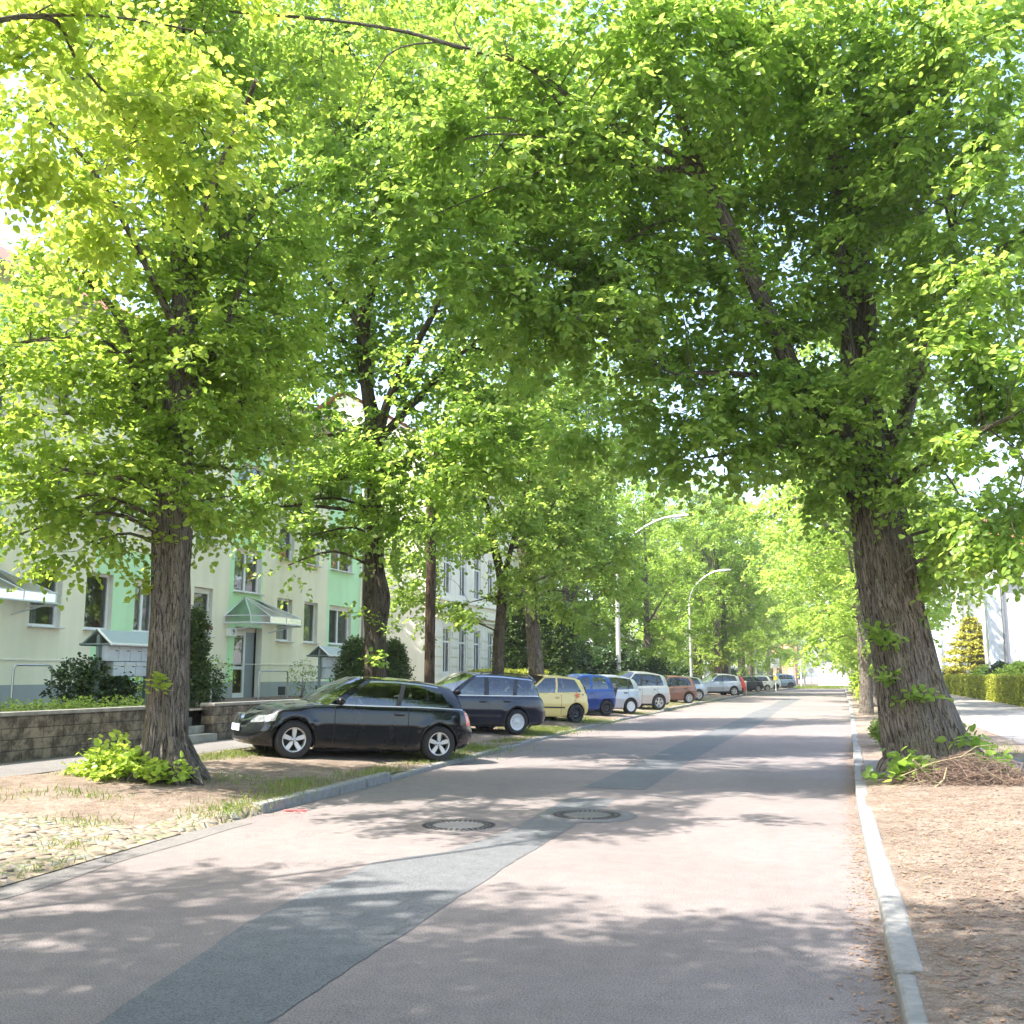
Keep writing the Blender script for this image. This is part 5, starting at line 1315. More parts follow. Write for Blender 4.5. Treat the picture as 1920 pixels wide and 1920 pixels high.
place_car(var(COMPACT, paint='p_brown', rims='multi', r=.31, aerial=None), 'copper brown hatchback with many spoked silver wheels', 'car', Z(1292.6, 1319.5, .12), R(222), group=CAR_GROUP)
place_car(var(HATCH, paint='p_silver', rims='multi', detail=0, trim=False), 'light silver hatchback just beyond the copper brown car', 'car', Z(1311, 1313.5, .12), R(222), group=CAR_GROUP)
place_car(var(SUV, paint='p_silver', rims='star', clad=.2, detail=1, roof=[(-.62, 1.36), (-.3, 1.47), (.4, 1.57), (1.0, 1.58), (1.4, 1.50)]), 'silver crossover with black lower cladding showing its windscreen', 'car', Z(1377, 1304.5, .15), R(214), group=CAR_GROUP)
place_car(var(COMPACT, paint='p_red', detail=0, rims='steel'), 'red car mostly hidden behind the silver crossover', 'car', Z(1388, 1302.8, .15), R(214), group=CAR_GROUP)
place_car(var(HATCH, paint='p_char', roofmat='p_silver', detail=0, rims='multi'), 'charcoal hatchback with pale roof beyond the red car', 'car', Z(1422, 1297.3, .12), R(214), group=CAR_GROUP)
place_car(var(COMPACT, paint='p_white', detail=0, rims='multi'), 'white hatchback parked beside the charcoal car, showing its bright alloy rim', 'car', Z(1439, 1296.0, .12), R(214), group=CAR_GROUP)
place_car(var(COMPACT, paint='p_white', detail=0, rims='steel'), 'white car farther along with a dark rear wheel', 'car', Z(1456, 1293.2, .12), R(210), group=CAR_GROUP)
place_car(var(SUV, paint='p_bluegrey', detail=0, rims='steel', clad=.14), 'blue grey crossover, last of the cars in the row', 'car', Z(1483, 1291.2, .12), R(206), group=CAR_GROUP)
place_car(var(COMPACT, paint='p_bluegrey', detail=0, rims='steel'), 'tiny distant blue car beyond the crossing in front of the barn', 'car', Vector((-7.0, 151, .02)), R(190), group=CAR_GROUP)
# ------------------------------------------------------------------ trees
def BL(lst, Y=None):
    out = []
    for b in lst:
        px, py, y, r = b[:4]; w_ = b[4] if len(b) > 4 else 1.0; p = aty(px, py, y); rz = r * (b[5] if len(b) > 5 else .8)
        out.append((p.x, p.y, p.z, r, r, rz, w_))
    return out
def A(*pts): return [aty(*p) for p in pts]
QL = 1.75
# T1: near lime at the left
b1 = Vector((-8.54, 11.85, hL(-8.54, 11.85) - .05))
t1 = make_tree('lime_tree', 'near left lime tree with yellow green leaves and a bright leafy tuft at its foot', b1,
    [b1, aty(308, 1430, 11.9), aty(312, 1350, 11.9), aty(320, 1150, 11.9), aty(322, 1000, 11.9), aty(332, 780, 11.9), aty(345, 560, 11.95), aty(335, 350, 11.9), aty(350, 120, 11.8)],
    [.44, .33, .275, .262, .258, .20, .165, .13, .07],
    [(A((325, 900, 11.9), (250, 720, 11.6), (225, 600, 11.2), (120, 480, 10.6)), .09, .03), (A((332, 800, 11.9), (420, 620, 12.2), (470, 480, 12.4)), .08, .03),
     (A((340, 640, 11.9), (250, 450, 10.8), (160, 300, 9.6), (60, 200, 8.8)), .055, .015), (A((338, 500, 11.9), (420, 300, 11), (480, 150, 10)), .07, .025),
     (A((325, 950, 11.9), (240, 900, 11.2), (120, 880, 10.4)), .06, .02), (A((340, 520, 12), (500, 380, 13), (640, 300, 14)), .07, .02)],
    BL([(210, 330, 10.4, .95, 1.0),
        (60, 640, 10.2, .8), (110, 760, 10.3, .85), (200, 890, 10.8, .85), (60, 900, 10.6, .85), (150, 960, 11.0, .7, 1.0, .6), (40, 1000, 10.9, .6, .8, .6), (330, 690, 11.6, 1.0), (240, 600, 11.4, .9), (420, 600, 12.2, 1.2),
        (340, 480, 12.4, 1.1), (240, 470, 10.9, .8), (450, 400, 12.6, 1.3), (390, 830, 12, .8), (290, 860, 12.2, .9), (480, 760, 12.6, 1.0), (430, 930, 12.2, .75, .9), (240, 700, 12.4, .9),
        (350, 150, 12.5, 1.6), (120, 150, 11.5, 1.6), (200, 20, 11, 1.8), (160, 1020, 11.2, .5, .8, .5), (330, 930, 11.5, .5, .8), (180, 640, 12, 1.1), (300, 560, 12.6, 1.3), (130, 560, 11.6, .7), (200, 780, 12, 1.0), (40, 780, 11.4, .9), (380, 700, 12.6, 1.0), (430, 660, 13, 1.2), (300, 380, 12.4, 1.3), (180, 420, 11.8, 1.0), (440, 250, 12.2, 1.4), (450, 880, 12.6, .8), (90, 970, 11, .7, 1, .6), (230, 960, 11.6, .7, 1, .6), (0, 650, 10.5, .8)]) + [(-8.8, 12.5, 13, 2.4, 2.4, 2, .8), (-6.9, 13, 11.8, 1.9, 1.9, 1.4, .8), (-8.6, 10.6, 12, 1.9, 1.9, 1.6, .8)],
    'leafyg', dens=125, per=12, size=.088, seed=21, trunk_n=64, amp=.045, roots=7)
tuft('basal_shoots', [b1 + Vector((-.62, -.25, .15)), b1 + Vector((-.30, -.42, .12)), b1 + Vector((-1.0, -.1, .05)), b1 + Vector((.25, -.35, .08))], [(.34, .3, .42), (.3, .22, .2), (.3, .2, .14), (.3, .2, .12)], 60, .085, 'leafbright', t1, b1, 5, up=.5)
tuft('trunk_sprouts', A((285, 1300, 11.55), (268, 1090, 11.6), (262, 1120, 11.6), (300, 1020, 11.5)), [(.15, .1, .15), (.14, .1, .2), (.12, .1, .12), (.2, .1, .2)], 9, .09, 'leafy', t1, b1, 6, per=5)
# T0: neighbour just left of the viewpoint, its yellow sprays hang into the upper left
B0 = Vector((-9.2, 2.6, .25))
make_tree('lime_tree', 'yellow green lime branches hanging in from a tree just left of the viewpoint', B0,
    [B0, B0 + Vector((0, 0, 1.5)), B0 + Vector((.1, .1, 4)), B0 + Vector((.2, .2, 7)), B0 + Vector((.2, .3, 11))], [.5, .36, .32, .24, .08],
    [([B0 + Vector((.1, .1, 3.6)), B0 + Vector((1.3, 2.0, 5.2)), aty(40, 30, 7.0), aty(150, 120, 8.2), aty(260, 260, 8.8)], .05, .010), ([B0 + Vector((.1, .1, 4.4)), Vector((-7, 2.6, 7)), Vector((-4.5, 2.2, 8)), Vector((-2.4, 3.2, 8.6))], .06, .01),
     ([aty(40, 30, 7.0), aty(200, 30, 8.0), aty(380, 60, 8.8)], .022, .01)],
    BL([(120, 40, 8.2, 1.0, .9), (250, 60, 8.4, .8, .9), (310, 190, 8.6, .75, .9), (60, 200, 7.8, .8, .9), (190, 200, 8.4, .8, .9), (370, 250, 8.8, .45, 1.7), (390, 320, 8.8, .28, 1.8, .5), (300, 320, 8.9, .55, 1.6, .6), (200, 350, 9.0, .6, 1.5, .6), (80, 360, 8.6, .65, 1.4, .7), (380, 60, 8.8, .7, 1.4), (20, 80, 7.4, .8, 1.5), (130, 430, 9.0, .35, 1.4, .6), (10, 430, 8.6, .35, 1.2)])
    + [(-9.5, 2.2, 8.5, 2, 2, 1.7, 1.2), (-8, .6, 7, 2.2, 2.2, 1.8, 1.2), (-6.5, 1.8, 9, 2, 2, 1.6, 1.3), (-5.6, 1.6, 7.4, 1.8, 1.8, 1.3, 1.3), (-4, 2.3, 8.2, 1.7, 1.7, 1.3, 1.3), (-2.3, 3.6, 8.8, 1.5, 1.5, 1, .9), (-9.2, -.6, 9, 2.4, 2.4, 2, 1), (-5, .2, 9.5, 2.2, 2.2, 1.6, 1.3), (-2.8, 1.2, 9.2, 1.9, 1.9, 1.4, 1.3), (-7.6, 1.2, 10.5, 1.8, 1.8, 1.5, 1), (-1, 2.0, 8.8, 1.6, 1.6, 1.1, 1.3), (-2.6, 3.3, 7.7, 1.1, 1.1, .8, 1.3), (-4.6, 3.0, 7.6, 1.2, 1.2, .8, 1.3), (-9.2, .6, 11.3, 1.9, 1.9, 1.7, 1)],
    'leafy', dens=105, per=12, size=.088, seed=77, trunk_n=24, amp=.03)
# T2
B2 = Vector((-9.0, 19.3, .25))
t2 = make_tree('lime_tree', 'second lime tree with a knobbly dark trunk forking behind the black hatchback', B2,
    [B2] + A((703, 1290, 19.3), (702, 1190, 19.3), (706, 1120, 19.3), (702, 1060, 19.3), (704, 980, 19.3), (704, 900, 19.3), (702, 810, 19.3), (690, 740, 19.3), (682, 650, 19.3), (682, 600, 19.3), (700, 500, 19.3), (705, 330, 19.3), (690, 150, 19.3)),
    [.30, .235, .205, .27, .195, .165, .17, .16, .13, .145, .14, .11, .08, .04],
    [(A((706, 840, 19.3), (725, 760, 19.2), (762, 680, 19), (806, 600, 18.7), (826, 562, 18.4), (900, 440, 18)), .12, .03), (A((682, 630, 19.3), (650, 570, 19), (610, 520, 18.7), (540, 420, 18.2)), .09, .03),
     (A((715, 820, 19.3), (800, 730, 19.6), (880, 650, 20), (990, 570, 20.5)), .09, .025), (A((684, 700, 19.3), (645, 640, 19.5), (560, 620, 20), (480, 600, 20.4)), .07, .02), (A((700, 830, 19.3), (640, 812, 19), (540, 830, 18.6), (430, 850, 18.2)), .08, .02),
     (A((712, 900, 19.3), (780, 850, 19), (880, 820, 18.6)), .07, .02)],
    BL([(600, 800, 19, 1.6), (500, 850, 18.6, 1.4), (640, 900, 18.8, 1.3), (540, 950, 18.6, 1.1, 1, .7), (630, 1000, 18.8, .8, .9, .5), (470, 960, 18.4, .8, 1, .6), (560, 1010, 18.4, .4, 1.1), (540, 1060, 18.4, .25, 1.5), (800, 840, 18.8, 1.6), (760, 920, 19, 1.2), (860, 800, 18.8, 1.6), (930, 780, 19.4, 1.4), (860, 900, 18.6, 1.1),
        (950, 850, 19, 1.1), (780, 980, 19.2, .8, 1, .6), (560, 720, 19.4, 1.6), (480, 680, 19.6, 1.6), (620, 640, 19.8, 1.3), (760, 600, 20, 1.3), (860, 660, 19.8, 1.6), (960, 650, 20, 1.7), (540, 560, 19.2, 1.8), (680, 480, 19.6, 2.1), (560, 400, 19.4, 2.2),
        (820, 480, 19.6, 2.2), (950, 460, 19.6, 2.2), (700, 330, 19.6, 2.4), (860, 300, 19.6, 2.4), (560, 240, 19.6, 2.4), (720, 150, 19.6, 2.6), (900, 120, 19.6, 2.6), (1000, 300, 19.4, 2.2), (440, 500, 20, 1.8), (700, 760, 20, 1.2), (430, 760, 20, 1.4), (720, 1010, 19, .5, .7), (600, 60, 19.6, 2.6), (700, 880, 20, 1.2)]) + [(-9, 19.5, 15.2, 3, 3, 2.4, 1), (-6.4, 20, 13.6, 2.4, 2.4, 2, 1)],
    'leafg', bark='barkdark', dens=84, per=12, size=.105, seed=33, trunk_n=56, twiglen=.6, amp=.06, roots=5)
tuft('trunk_sprouts', A((690, 1170, 19.0), (735, 1190, 19.0), (700, 1250, 18.9), (720, 1240, 18.9), (668, 1160, 19)), [(.1, .1, .2)] * 5, 8, .09, 'leafg', t2, B2, 8, per=5)
# T3: big leaning lime at the right
b3 = gp(1752, 1448, .12); b3.y = 16.9
b3 = Vector((aty(1752, 1445, 16.9).x, 16.9, .10))
T3P = [(1735, 1400), (1712, 1300), (1690, 1200), (1668, 1100), (1652, 1000), (1642, 930), (1622, 820), (1608, 700), (1612, 600), (1598, 480), (1583, 380), (1560, 200), (1542, 20), (1530, -150)]
t3 = make_tree('lime_tree', 'massive leaning lime tree with deeply furrowed bark beside the right kerb', b3,
    [b3] + A(*[(a, b, 16.9) for a, b in T3P]),
    [.68, .54, .475, .44, .42, .405, .40, .35, .26, .25, .24, .20, .16, .12, .07],
    [(A((1625, 880, 16.9), (1560, 800, 16.6), (1500, 720, 16.2), (1440, 590, 15.8), (1385, 470, 15.3), (1340, 370, 15), (1300, 290, 14.8), (1258, 160, 14.4)), .20, .06),
     (A((1330, 350, 15), (1290, 318, 14.7), (1230, 318, 14.2), (1150, 290, 13.6), (1060, 210, 13.2)), .10, .03), (A((1310, 310, 14.8), (1180, 250, 14), (1080, 190, 13.4), (980, 120, 12.8), (860, 88, 12.2), (760, 60, 12), (620, 38, 11.8), (430, 22, 11.6)), .055, .018),
     (A((1640, 900, 16.9), (1690, 800, 16.8), (1725, 660, 16.6), (1740, 560, 16.4), (1790, 420, 16)), .17, .05), (A((1618, 780, 16.9), (1590, 640, 16.4), (1585, 560, 16.2), (1575, 440, 16)), .13, .05),
     (A((1590, 420, 16.9), (1650, 330, 16), (1720, 180, 15), (1780, 60, 14.4)), .08, .03), (A((1640, 940, 16.9), (1720, 880, 16), (1820, 820, 15), (1900, 780, 14.2)), .07, .02), (A((1555, 120, 16.9), (1480, 80, 15.6), (1430, 20, 14.8)), .07, .04),
     (A((1750, 560, 16.4), (1860, 480, 15.4), (1940, 420, 14.8)), .07, .02), (A((1500, 720, 16.2), (1380, 700, 15.6), (1260, 700, 15)), .07, .02)],
    BL([(1500, 120, 14.6, 1.5), (1350, 100, 14, 1.4), (1230, 200, 13.8, 1.2), (1100, 120, 13.2, 1.3), (1000, 230, 13, 1.1), (880, 200, 12.6, .9), (760, 250, 12.2, .75, 1.3), (700, 330, 12.1, .5, 1.5), (660, 240, 12, .3, 1.5), (720, 420, 12.4, .55, 1.3), (660, 500, 12.3, .3, 1.6, .6), (730, 490, 12.5, .5, 1.3), (820, 400, 12.8, .9), (900, 330, 13, 1.0), (860, 540, 13.2, .7),
        (980, 450, 13.6, 1.2), (1100, 330, 14, 1.2), (1180, 450, 14.4, 1.3), (1050, 600, 14.2, 1.1), (1180, 620, 14.8, 1.3), (1270, 560, 15.2, 1.1), (1260, 360, 15.6, 1.0), (1440, 300, 16.8, 1.4), (1350, 720, 15.2, 1.2), (1450, 800, 15.6, 1.0), (1260, 760, 15.2, 1.0), (1500, 640, 17.4, 1.3), (1400, 480, 17, 1.3),
        (1540, 850, 16.2, .8), (1400, 850, 15.8, .7, .9, .5), (1550, 350, 18, 1.3), (1680, 250, 15.2, 1.3), (1800, 150, 14.6, 1.5), (1880, 320, 14.6, 1.3), (1730, 400, 15.2, 1.1), (1840, 540, 14.8, 1.2), (1700, 520, 17.6, 1.3), (1780, 720, 15, 1.0), (1880, 780, 14.6, 1.0), (1900, 950, 14.6, .9), (1800, 930, 15.6, .9),
        (1760, 1010, 16.6, .8), (1860, 1060, 15.6, .6), (1600, 180, 15.6, .9), (1650, 60, 15, 1.3), (1520, 760, 15.8, .7), (1900, 620, 15, 1.2), (1880, 60, 14.4, 1.4), (1240, 60, 13.6, 1.2), (920, 60, 12.6, 1.0), (1650, 430, 17.8, .8), (1540, 560, 16.4, .5), (1700, 640, 17.6, .8), (1560, 900, 17.2, .6, 1, .7), (1500, 900, 17.4, .7, 1, .6), (1640, 860, 16.0, .4, 1.5), (1600, 770, 16, .55, 1.2), (1660, 780, 16, .4, 1.2), (1600, 520, 16, .45, 1.2), (1560, 270, 15.8, .7, 1.1), (1570, 150, 15.6, .7, 1.1), (1660, 900, 16, .35, 1.3), (1715, 720, 15.8, .5, 1.1), (1735, 620, 15.7, .55, 1.1), (1700, 800, 15.8, .4, 1.1), (1420, 560, 15, .5, 1), (1240, 480, 15.6, .9), (1150, 560, 15.6, .9), (1610, 470, 16, .35, 1.2), (1200, 850, 15.6, .8, 1, .6), (1310, 860, 15.6, .8, 1, .6), (1490, 870, 16, .6, 1, .6), (1120, 740, 15.4, 1.0), (1360, 620, 16, 1.1), (1420, 680, 16.2, 1.1), (1530, 700, 16.6, .8), (1480, 520, 16.6, 1.0), (1500, 400, 17, 1.2), (1420, 180, 15.6, 1.3), (1550, 40, 15, 1.3), (1330, 220, 16.4, 1.0), (1150, 20, 13.6, 1.3), (1380, 10, 14.4, 1.3), (1740, 20, 15, 1.3), (1840, 420, 16, 1.4), (1780, 300, 16.4, 1.4), (1880, 860, 15.8, 1.0), (1700, 980, 17.4, .7), (1820, 1000, 17, .8), (1010, 520, 14.6, 1.1), (1080, 480, 14.6, 1.1), (1230, 280, 15.2, 1.1), (940, 250, 14, 1.1)]),
    'leafg', dens=118, per=12, size=.099, seed=44, trunk_n=110, amp=.05, roots=9)
tuft('trunk_sprouts', A((1740, 1320, 16.3), (1655, 1200, 16.3), (1640, 1190, 16.3), (1670, 1215, 16.3), (1700, 1310, 16.3), (1665, 1280, 16.3)), [(.14, .08, .14), (.12, .1, .08), (.1, .1, .1), (.1, .1, .1), (.06, .05, .06), (.04, .05, .08)], 7, .10, 'leafg', t3, b3, 12, per=5)
tuft('basal_shoots', A((1690, 1440, 15.6), (1670, 1470, 15.3), (1720, 1455, 15.4), (1820, 1400, 16.2), (1860, 1440, 15.8)), [(.2, .15, .14), (.18, .15, .1), (.15, .1, .1), (.15, .1, .1), (.12, .1, .12)], 9, .13, 'leafg', t3, b3, 13, per=5)
# small forked tree and its straight neighbour
B4 = Vector((aty(935, 1280, 29.5).x, 29.5, .25))
make_tree('lime_tree', 'slim forked lime tree with a knotty trunk rising above the dark estate car', B4,
    [B4] + A((934, 1230, 29.5), (940, 1150, 29.5), (942, 1090, 29.5), (925, 1020, 29.5), (915, 960, 29.3), (890, 880, 29)), [.2, .17, .15, .16, .11, .08, .05],
    [(A((942, 1095, 29.5), (958, 1030, 29.5), (975, 960, 29.6), (990, 900, 29.8)), .10, .03), (A((942, 1120, 29.5), (920, 1120, 29.2), (880, 1130, 29)), .04, .015)],
    BL([(830, 1020, 29, 1.5), (800, 1080, 28.8, 1.1), (790, 1140, 28.6, .7, .8), (870, 960, 29.2, 1.7), (900, 1130, 28.8, .9), (885, 1170, 28.6, .5), (960, 1020, 29.4, 1.5), (930, 920, 29.6, 1.7), (1010, 950, 29.8, 1.6), (850, 860, 29.6, 1.8), (1040, 1030, 29.8, 1.2), (980, 840, 30, 2.0), (760, 960, 29.2, 1.3), (1000, 1090, 29.4, .7), (950, 760, 30, 2)]),
    'leafm', bark='barkdark', dens=48 * QL, per=10, size=.12, seed=51, trunk_n=24, twiglen=.6)
B5 = Vector((aty(1003, 1280, 32).x, 32.5, .25))
make_tree('lime_tree', 'smooth pale trunked lime tree behind the yellow car', B5,
    [B5] + A((1001, 1200, 32.5), (994, 1110, 32.5), (984, 1060, 32.5), (975, 980, 32.5), (1000, 860, 32.5), (1010, 700, 32.5)), [.28, .235, .215, .18, .14, .10, .06],
    [(A((984, 1060, 32.5), (1020, 980, 32.5), (1060, 900, 32.8)), .09, .03), (A((980, 1020, 32.5), (930, 930, 32), (900, 850, 32)), .08, .03)],
    BL([(1050, 1040, 32.4, 1.3), (1080, 1120, 32, .9), (1100, 1000, 32.6, 1.6), (1060, 920, 33, 2), (1110, 880, 33, 1.5), (1000, 820, 33, 2.2), (1110, 800, 33, 2.2), (1165, 1010, 33, .8), (1040, 690, 33, 2.5), (1150, 690, 33, 2.3), (930, 700, 33, 2.3), (1150, 800, 33.4, 1.5), (1130, 1060, 32.8, 1.2)]),
    'leafm', dens=42 * QL, per=10, size=.13, seed=52, trunk_n=24, twiglen=.65)
# further trees as variants
def generic(name, label, base, h, r, seed, leafmat, dens, size, lo=2.6, lean=0, trunk=.3, group='lime trees lining the street', per=9, bark='bark', tn=16):
    rs_ = random.Random(seed); b = Vector(base); T_ = [b + Vector((lean * k * h * .16 + rs_.uniform(-.08, .08), rs_.uniform(-.08, .08), k * h * .16)) for k in range(6)]
    limbs = []
    for k in range(7):
        a = rs_.uniform(0, 6.28); i = rs_.choice([2, 2, 3, 3, 4]); p = T_[i]; L = rs_.uniform(.5, .85) * r
        limbs.append(([p, p + Vector((math.cos(a) * L * .5, math.sin(a) * L * .5, L * .5)), p + Vector((math.cos(a) * L, math.sin(a) * L, L * 1.0))], trunk * .4, .03))
    bl = []; n = 24
    for k in range(n):
        f = (k + .5) / n; z = lo + (h - lo) * f; pr = r * math.sin(PI * min(1, .22 + .72 * f)) ** .7
        a = k * 2.399 + rs_.uniform(-.3, .3); q = pr * rs_.uniform(.35, .75); s = rs_.uniform(.30, .46) * r * (1 - .3 * abs(f - .5))
        bl.append((b.x + q * math.cos(a), b.y + q * math.sin(a), b.z + z, s, s, s * .75, 1))
    return make_tree(name, label, b, T_, [trunk * 1.25, trunk, trunk * .8, trunk * .62, trunk * .4, trunk * .15], limbs, bl, leafmat, bark=bark, dens=dens, per=per, size=size, seed=seed, group=group, trunk_n=tn, twiglen=.7, amp=.03)
V = [generic('lime_tree', 'x', (0, 0, 0), 17, 5.0, 61 + k, 'leaffar' if k != 1 else 'leafm', 40, .16, lo=2.5 + .3 * k, trunk=.30) for k in range(3)]
used_v = [False] * 3
def far_tree(k, label, loc, rz, s=1.0, hide=False):
    t = V[k] if not used_v[k] else copy_tree(V[k]); used_v[k] = True
    t.location = loc; t.rotation_euler = (0, 0, rz); t.scale = (s, s, s); t['label'] = label; return t
def onrow(px, X, z=.25):
    p = atx(px, 1262, X); return (X, p.y, z)
left = [(1215, 'dark lime trunk among loose branches left of the second street lamp'), (1307, 'thick pale lime trunk beside the second street lamp pole'), (1347, 'dark slim lime trunk between the silver crossover roof and the thick pale trunk'), (1359, 'pale lime trunk touching the dark slim trunk above the silver crossover'), (1391, 'broad grey lime trunk above the red car'),
        (1406, 'darker lime trunk right beside the broad grey trunk'), (1443, 'brown lime trunk behind the pale square sign'), (1462, 'far lime tree right of the pale square sign'), (1476, 'far lime tree above the blue grey crossover'), (1490, 'far lime tree at the left row end, beside the sky gap')]
for i, (px, lab) in enumerate(left):
    X = {1215: -12.0, 1307: -11.2}.get(px, -9.2); loc = onrow(px, X); s = [.85, 1.05, .9, 1.0, 1.15, 1.1, 1.3, 1.3, 1.25, 1.15][i]
    far_tree(i % 3, lab, loc, i * 1.3, s)
for i, (x, Y, s, lab) in enumerate([(-15.5, 60, .95, 'tree with fresh pale leaves behind the cypress columns and dark shrubs'), (-17, 68, .9, 'light green garden tree behind the two street lamps')]):
    far_tree((i + 2) % 3, lab, (x, Y, .25), 2.1 * i, s)
right = [(0.9, 42, .74, 'lime tree hidden behind the massive leaning trunk'), (1.55, 51.5, 1.2, 'second lime trunk of the right row, wreathed with shoots'), (1.2, 66, 1.35, 'right row lime tree with ivy like shoots left of the second trunk'), (1.2, 80, 1.35, 'distant lime tree of the right row, third beyond the leaning one'), (1.4, 95, 1.3, 'distant lime tree of the right row, fourth beyond the leaning one'), (2.0, 112, 1.0, 'small looking lime tree at the far end of the right row')]
for i, (x, Y, s, lab) in enumerate(right): far_tree(i % 3, lab, (x, Y, .15), 1.7 * i + .6, s)
back = [(-16, 70, 1.0, 'tall garden tree behind the townhouse corner'), (-15, 92, 1.1, 'tall garden tree behind the left lime row, near the kiosk'), (-26, 41, .95, 'tree top rising in the gap between the two left buildings'), (-19, 118, 1.1, 'background tree beyond the kiosk'), (-26, 150, 1.2, 'tree far beyond the left end of the crossing'), (-14, 175, 1.0, 'tree left of the brick house'), (14, 150, 1.1, 'tree beyond the right hand houses')]
for i, (x, Y, s, lab) in enumerate(back): far_tree((i + 1) % 3, lab, (x, Y, .2), .9 * i, s)['group'] = 'background trees'
# shade trees behind the camera
far_tree(2, 'lime tree standing right of and behind the viewpoint', (1.2, -5.5, .1), 2.0, 1.0)
far_tree(1, 'lime tree farther back on the left behind the viewpoint', (-9, -9.5, .2), 3.0, 1.0)
# ------------------------------------------------------------------ shrubs, conifers, hedge
def shrub(name, label, cat, base, blobs, mat, n, size, seed, per=7, group=None, stem=True, up=.4, twl=.2):
    b = Vector(base); t = thing(name, label, cat, b, group=group)
    if stem:
        m = MB(b); r = random.Random(seed)
        for (p, rd) in blobs:
            for k in range(3): q = Vector(p) + Vector([r.uniform(-.4, .4) * x for x in rd]); m.tube([b + Vector((r.uniform(-.06, .06), r.uniform(-.06, .06), -.03)), (b + q) / 2 + Vector((r.uniform(-.1, .1), 0, .05)), q], [.02, .014, .005], 'twig', 5)
        m.build('stems', t)
    rs_ = np.random.RandomState(seed); C = []; D = []
    for (p, rd) in blobs:
        d = norm(rs_.randn(n, 3)); rr = rs_.rand(n, 1) ** .4; C.append(np.array(tuple(p)) + d * rr * np.array(rd)); dd = d + rs_.randn(n, 3) * .4; dd[:, 2] += up; D.append(dd)
    C = np.concatenate(C); D = np.concatenate(D); keep = C[:, 2] > b.z - .02; C = C[keep]; D = D[keep]
    P_, LD, NN, S, ti = sprays(C, D, np.full(len(C), twl), per, size, rs_, .2)
    leaf_mesh('foliage', P_, LD, NN, S, ti, mat, t, b); return t
def atxz(px, py, X): return atx(px, py, X)
p = atx(160, 1300, -14.6); shrub('dark_shrub', 'dark glossy shrub in front of the cream wall, left of the letterboxes', 'shrub', (p.x, p.y, .88), [((p.x, p.y, 1.35), (.55, .75, .5)), ((p.x, p.y + .6, 1.25), (.45, .6, .45))], 'leafdark', 420, .07, 1)
p = atx(240, 1300, -14.9); shrub('dark_shrub', 'loose green shrub beneath the near letterboxes', 'shrub', (p.x, p.y, .88), [((p.x, p.y, 1.15), (.4, .9, .3))], 'leafg', 160, .07, 2)
shrub('ground_cover', 'low spreading green plants along the top of the left block wall', 'ground cover', (-12.8, 15, .9), [((-12.8, y, .95), (.3, .55, .10)) for y in (13.6, 14.6, 15.2, 16.3)], 'leafm', 130, .05, 3, stem=False)
p = atx(362, 1280, -13.6); shrub('conifer', 'slim dark conifer column half hidden by the near lime trunk', 'conifer', (p.x, p.y, .88), [((p.x, p.y, 1.2 + .35 * k), (.33 - .04 * k, .33 - .04 * k, .4)) for k in range(5)], 'leafthuja', 280, .055, 4, up=1.2)
p = atx(405, 1290, -16.3)
shrub('rose_bush', 'thin rose bush by the left side of the white glazed door', 'shrub', (p.x, p.y, .88), [((p.x, p.y, 1.5), (.3, .6, .5))], 'leafm', 90, .06, 5, per=4)
p = atx(385, 1290, -15.8); shrub('dark_shrub', 'dark bush behind the barred handrail right of the near trunk', 'shrub', (p.x, p.y, .88), [((p.x, p.y, 1.3), (.4, .45, .5))], 'leafdark', 350, .06, 15)
p = atx(565, 1290, -16.0); shrub('rose_bush', 'thin rose bush above the bonnet of the black hatchback', 'shrub', (p.x, p.y, .88), [((p.x, p.y, 1.5), (.3, .6, .55))], 'leafm', 100, .06, 6, per=4)
for (px, lab, sd) in ((664, 'rounded green conifer left of the second lime trunk', 7), (738, 'rounded green conifer right of the second lime trunk', 8)):
    p = atx(px, 1270, -13.4); shrub('conifer', lab, 'conifer', (p.x, p.y, .88), [((p.x, p.y, 1.25), (.62, .7, .5)), ((p.x, p.y, 1.75), (.48, .5, .5)), ((p.x, p.y, 2.2), (.28, .3, .4))], 'leafthuja', 520, .06, sd, up=1.0)
def clipped(name, label, x0, x1, y0, y1, z0, z1, mat, n, size, seed, cat='hedge'):
    c = Vector(((x0 + x1) / 2, (y0 + y1) / 2, z0)); t = thing(name, label, cat, c)
    m = MB(c); m.box(((x0 + x1) / 2, (y0 + y1) / 2, (z0 + z1) / 2 - .04), (x1 - x0 - .16, y1 - y0 - .16, z1 - z0 - .12), 'twig'); m.build('branches', t)
    rs_ = np.random.RandomState(seed); P_ = []; NN = []
    faces = [((x0, None), 0, -1, (y1 - y0) * (z1 - z0)), ((x1, None), 0, 1, (y1 - y0) * (z1 - z0)), ((y0, None), 1, -1, (x1 - x0) * (z1 - z0)), ((z1, None), 2, 1, (x1 - x0) * (y1 - y0))]
    A_ = sum(f[3] for f in faces)
    for ((v, _), ax, sg, ar) in faces:
        k = int(n * ar / A_); q = np.stack([rs_.uniform(x0, x1, k), rs_.uniform(y0, y1, k), rs_.uniform(z0, z1, k)], 1); q[:, ax] = v + rs_.randn(k) * .035 - sg * .03; q[:, 2] += .02 * np.sin(q[:, 1] * 2.1)
        nn = rs_.randn(k, 3) * .6; nn[:, ax] += sg; P_.append(q); NN.append(nn)
    P_ = np.concatenate(P_); NN = np.concatenate(NN); D = rs_.randn(len(P_), 3) * .6; D[:, 2] += .4
    leaf_mesh('leaves', P_, D, NN, size * (.6 + .8 * rs_.rand(len(P_))), rs_.rand(len(P_)), mat, t, c); return t
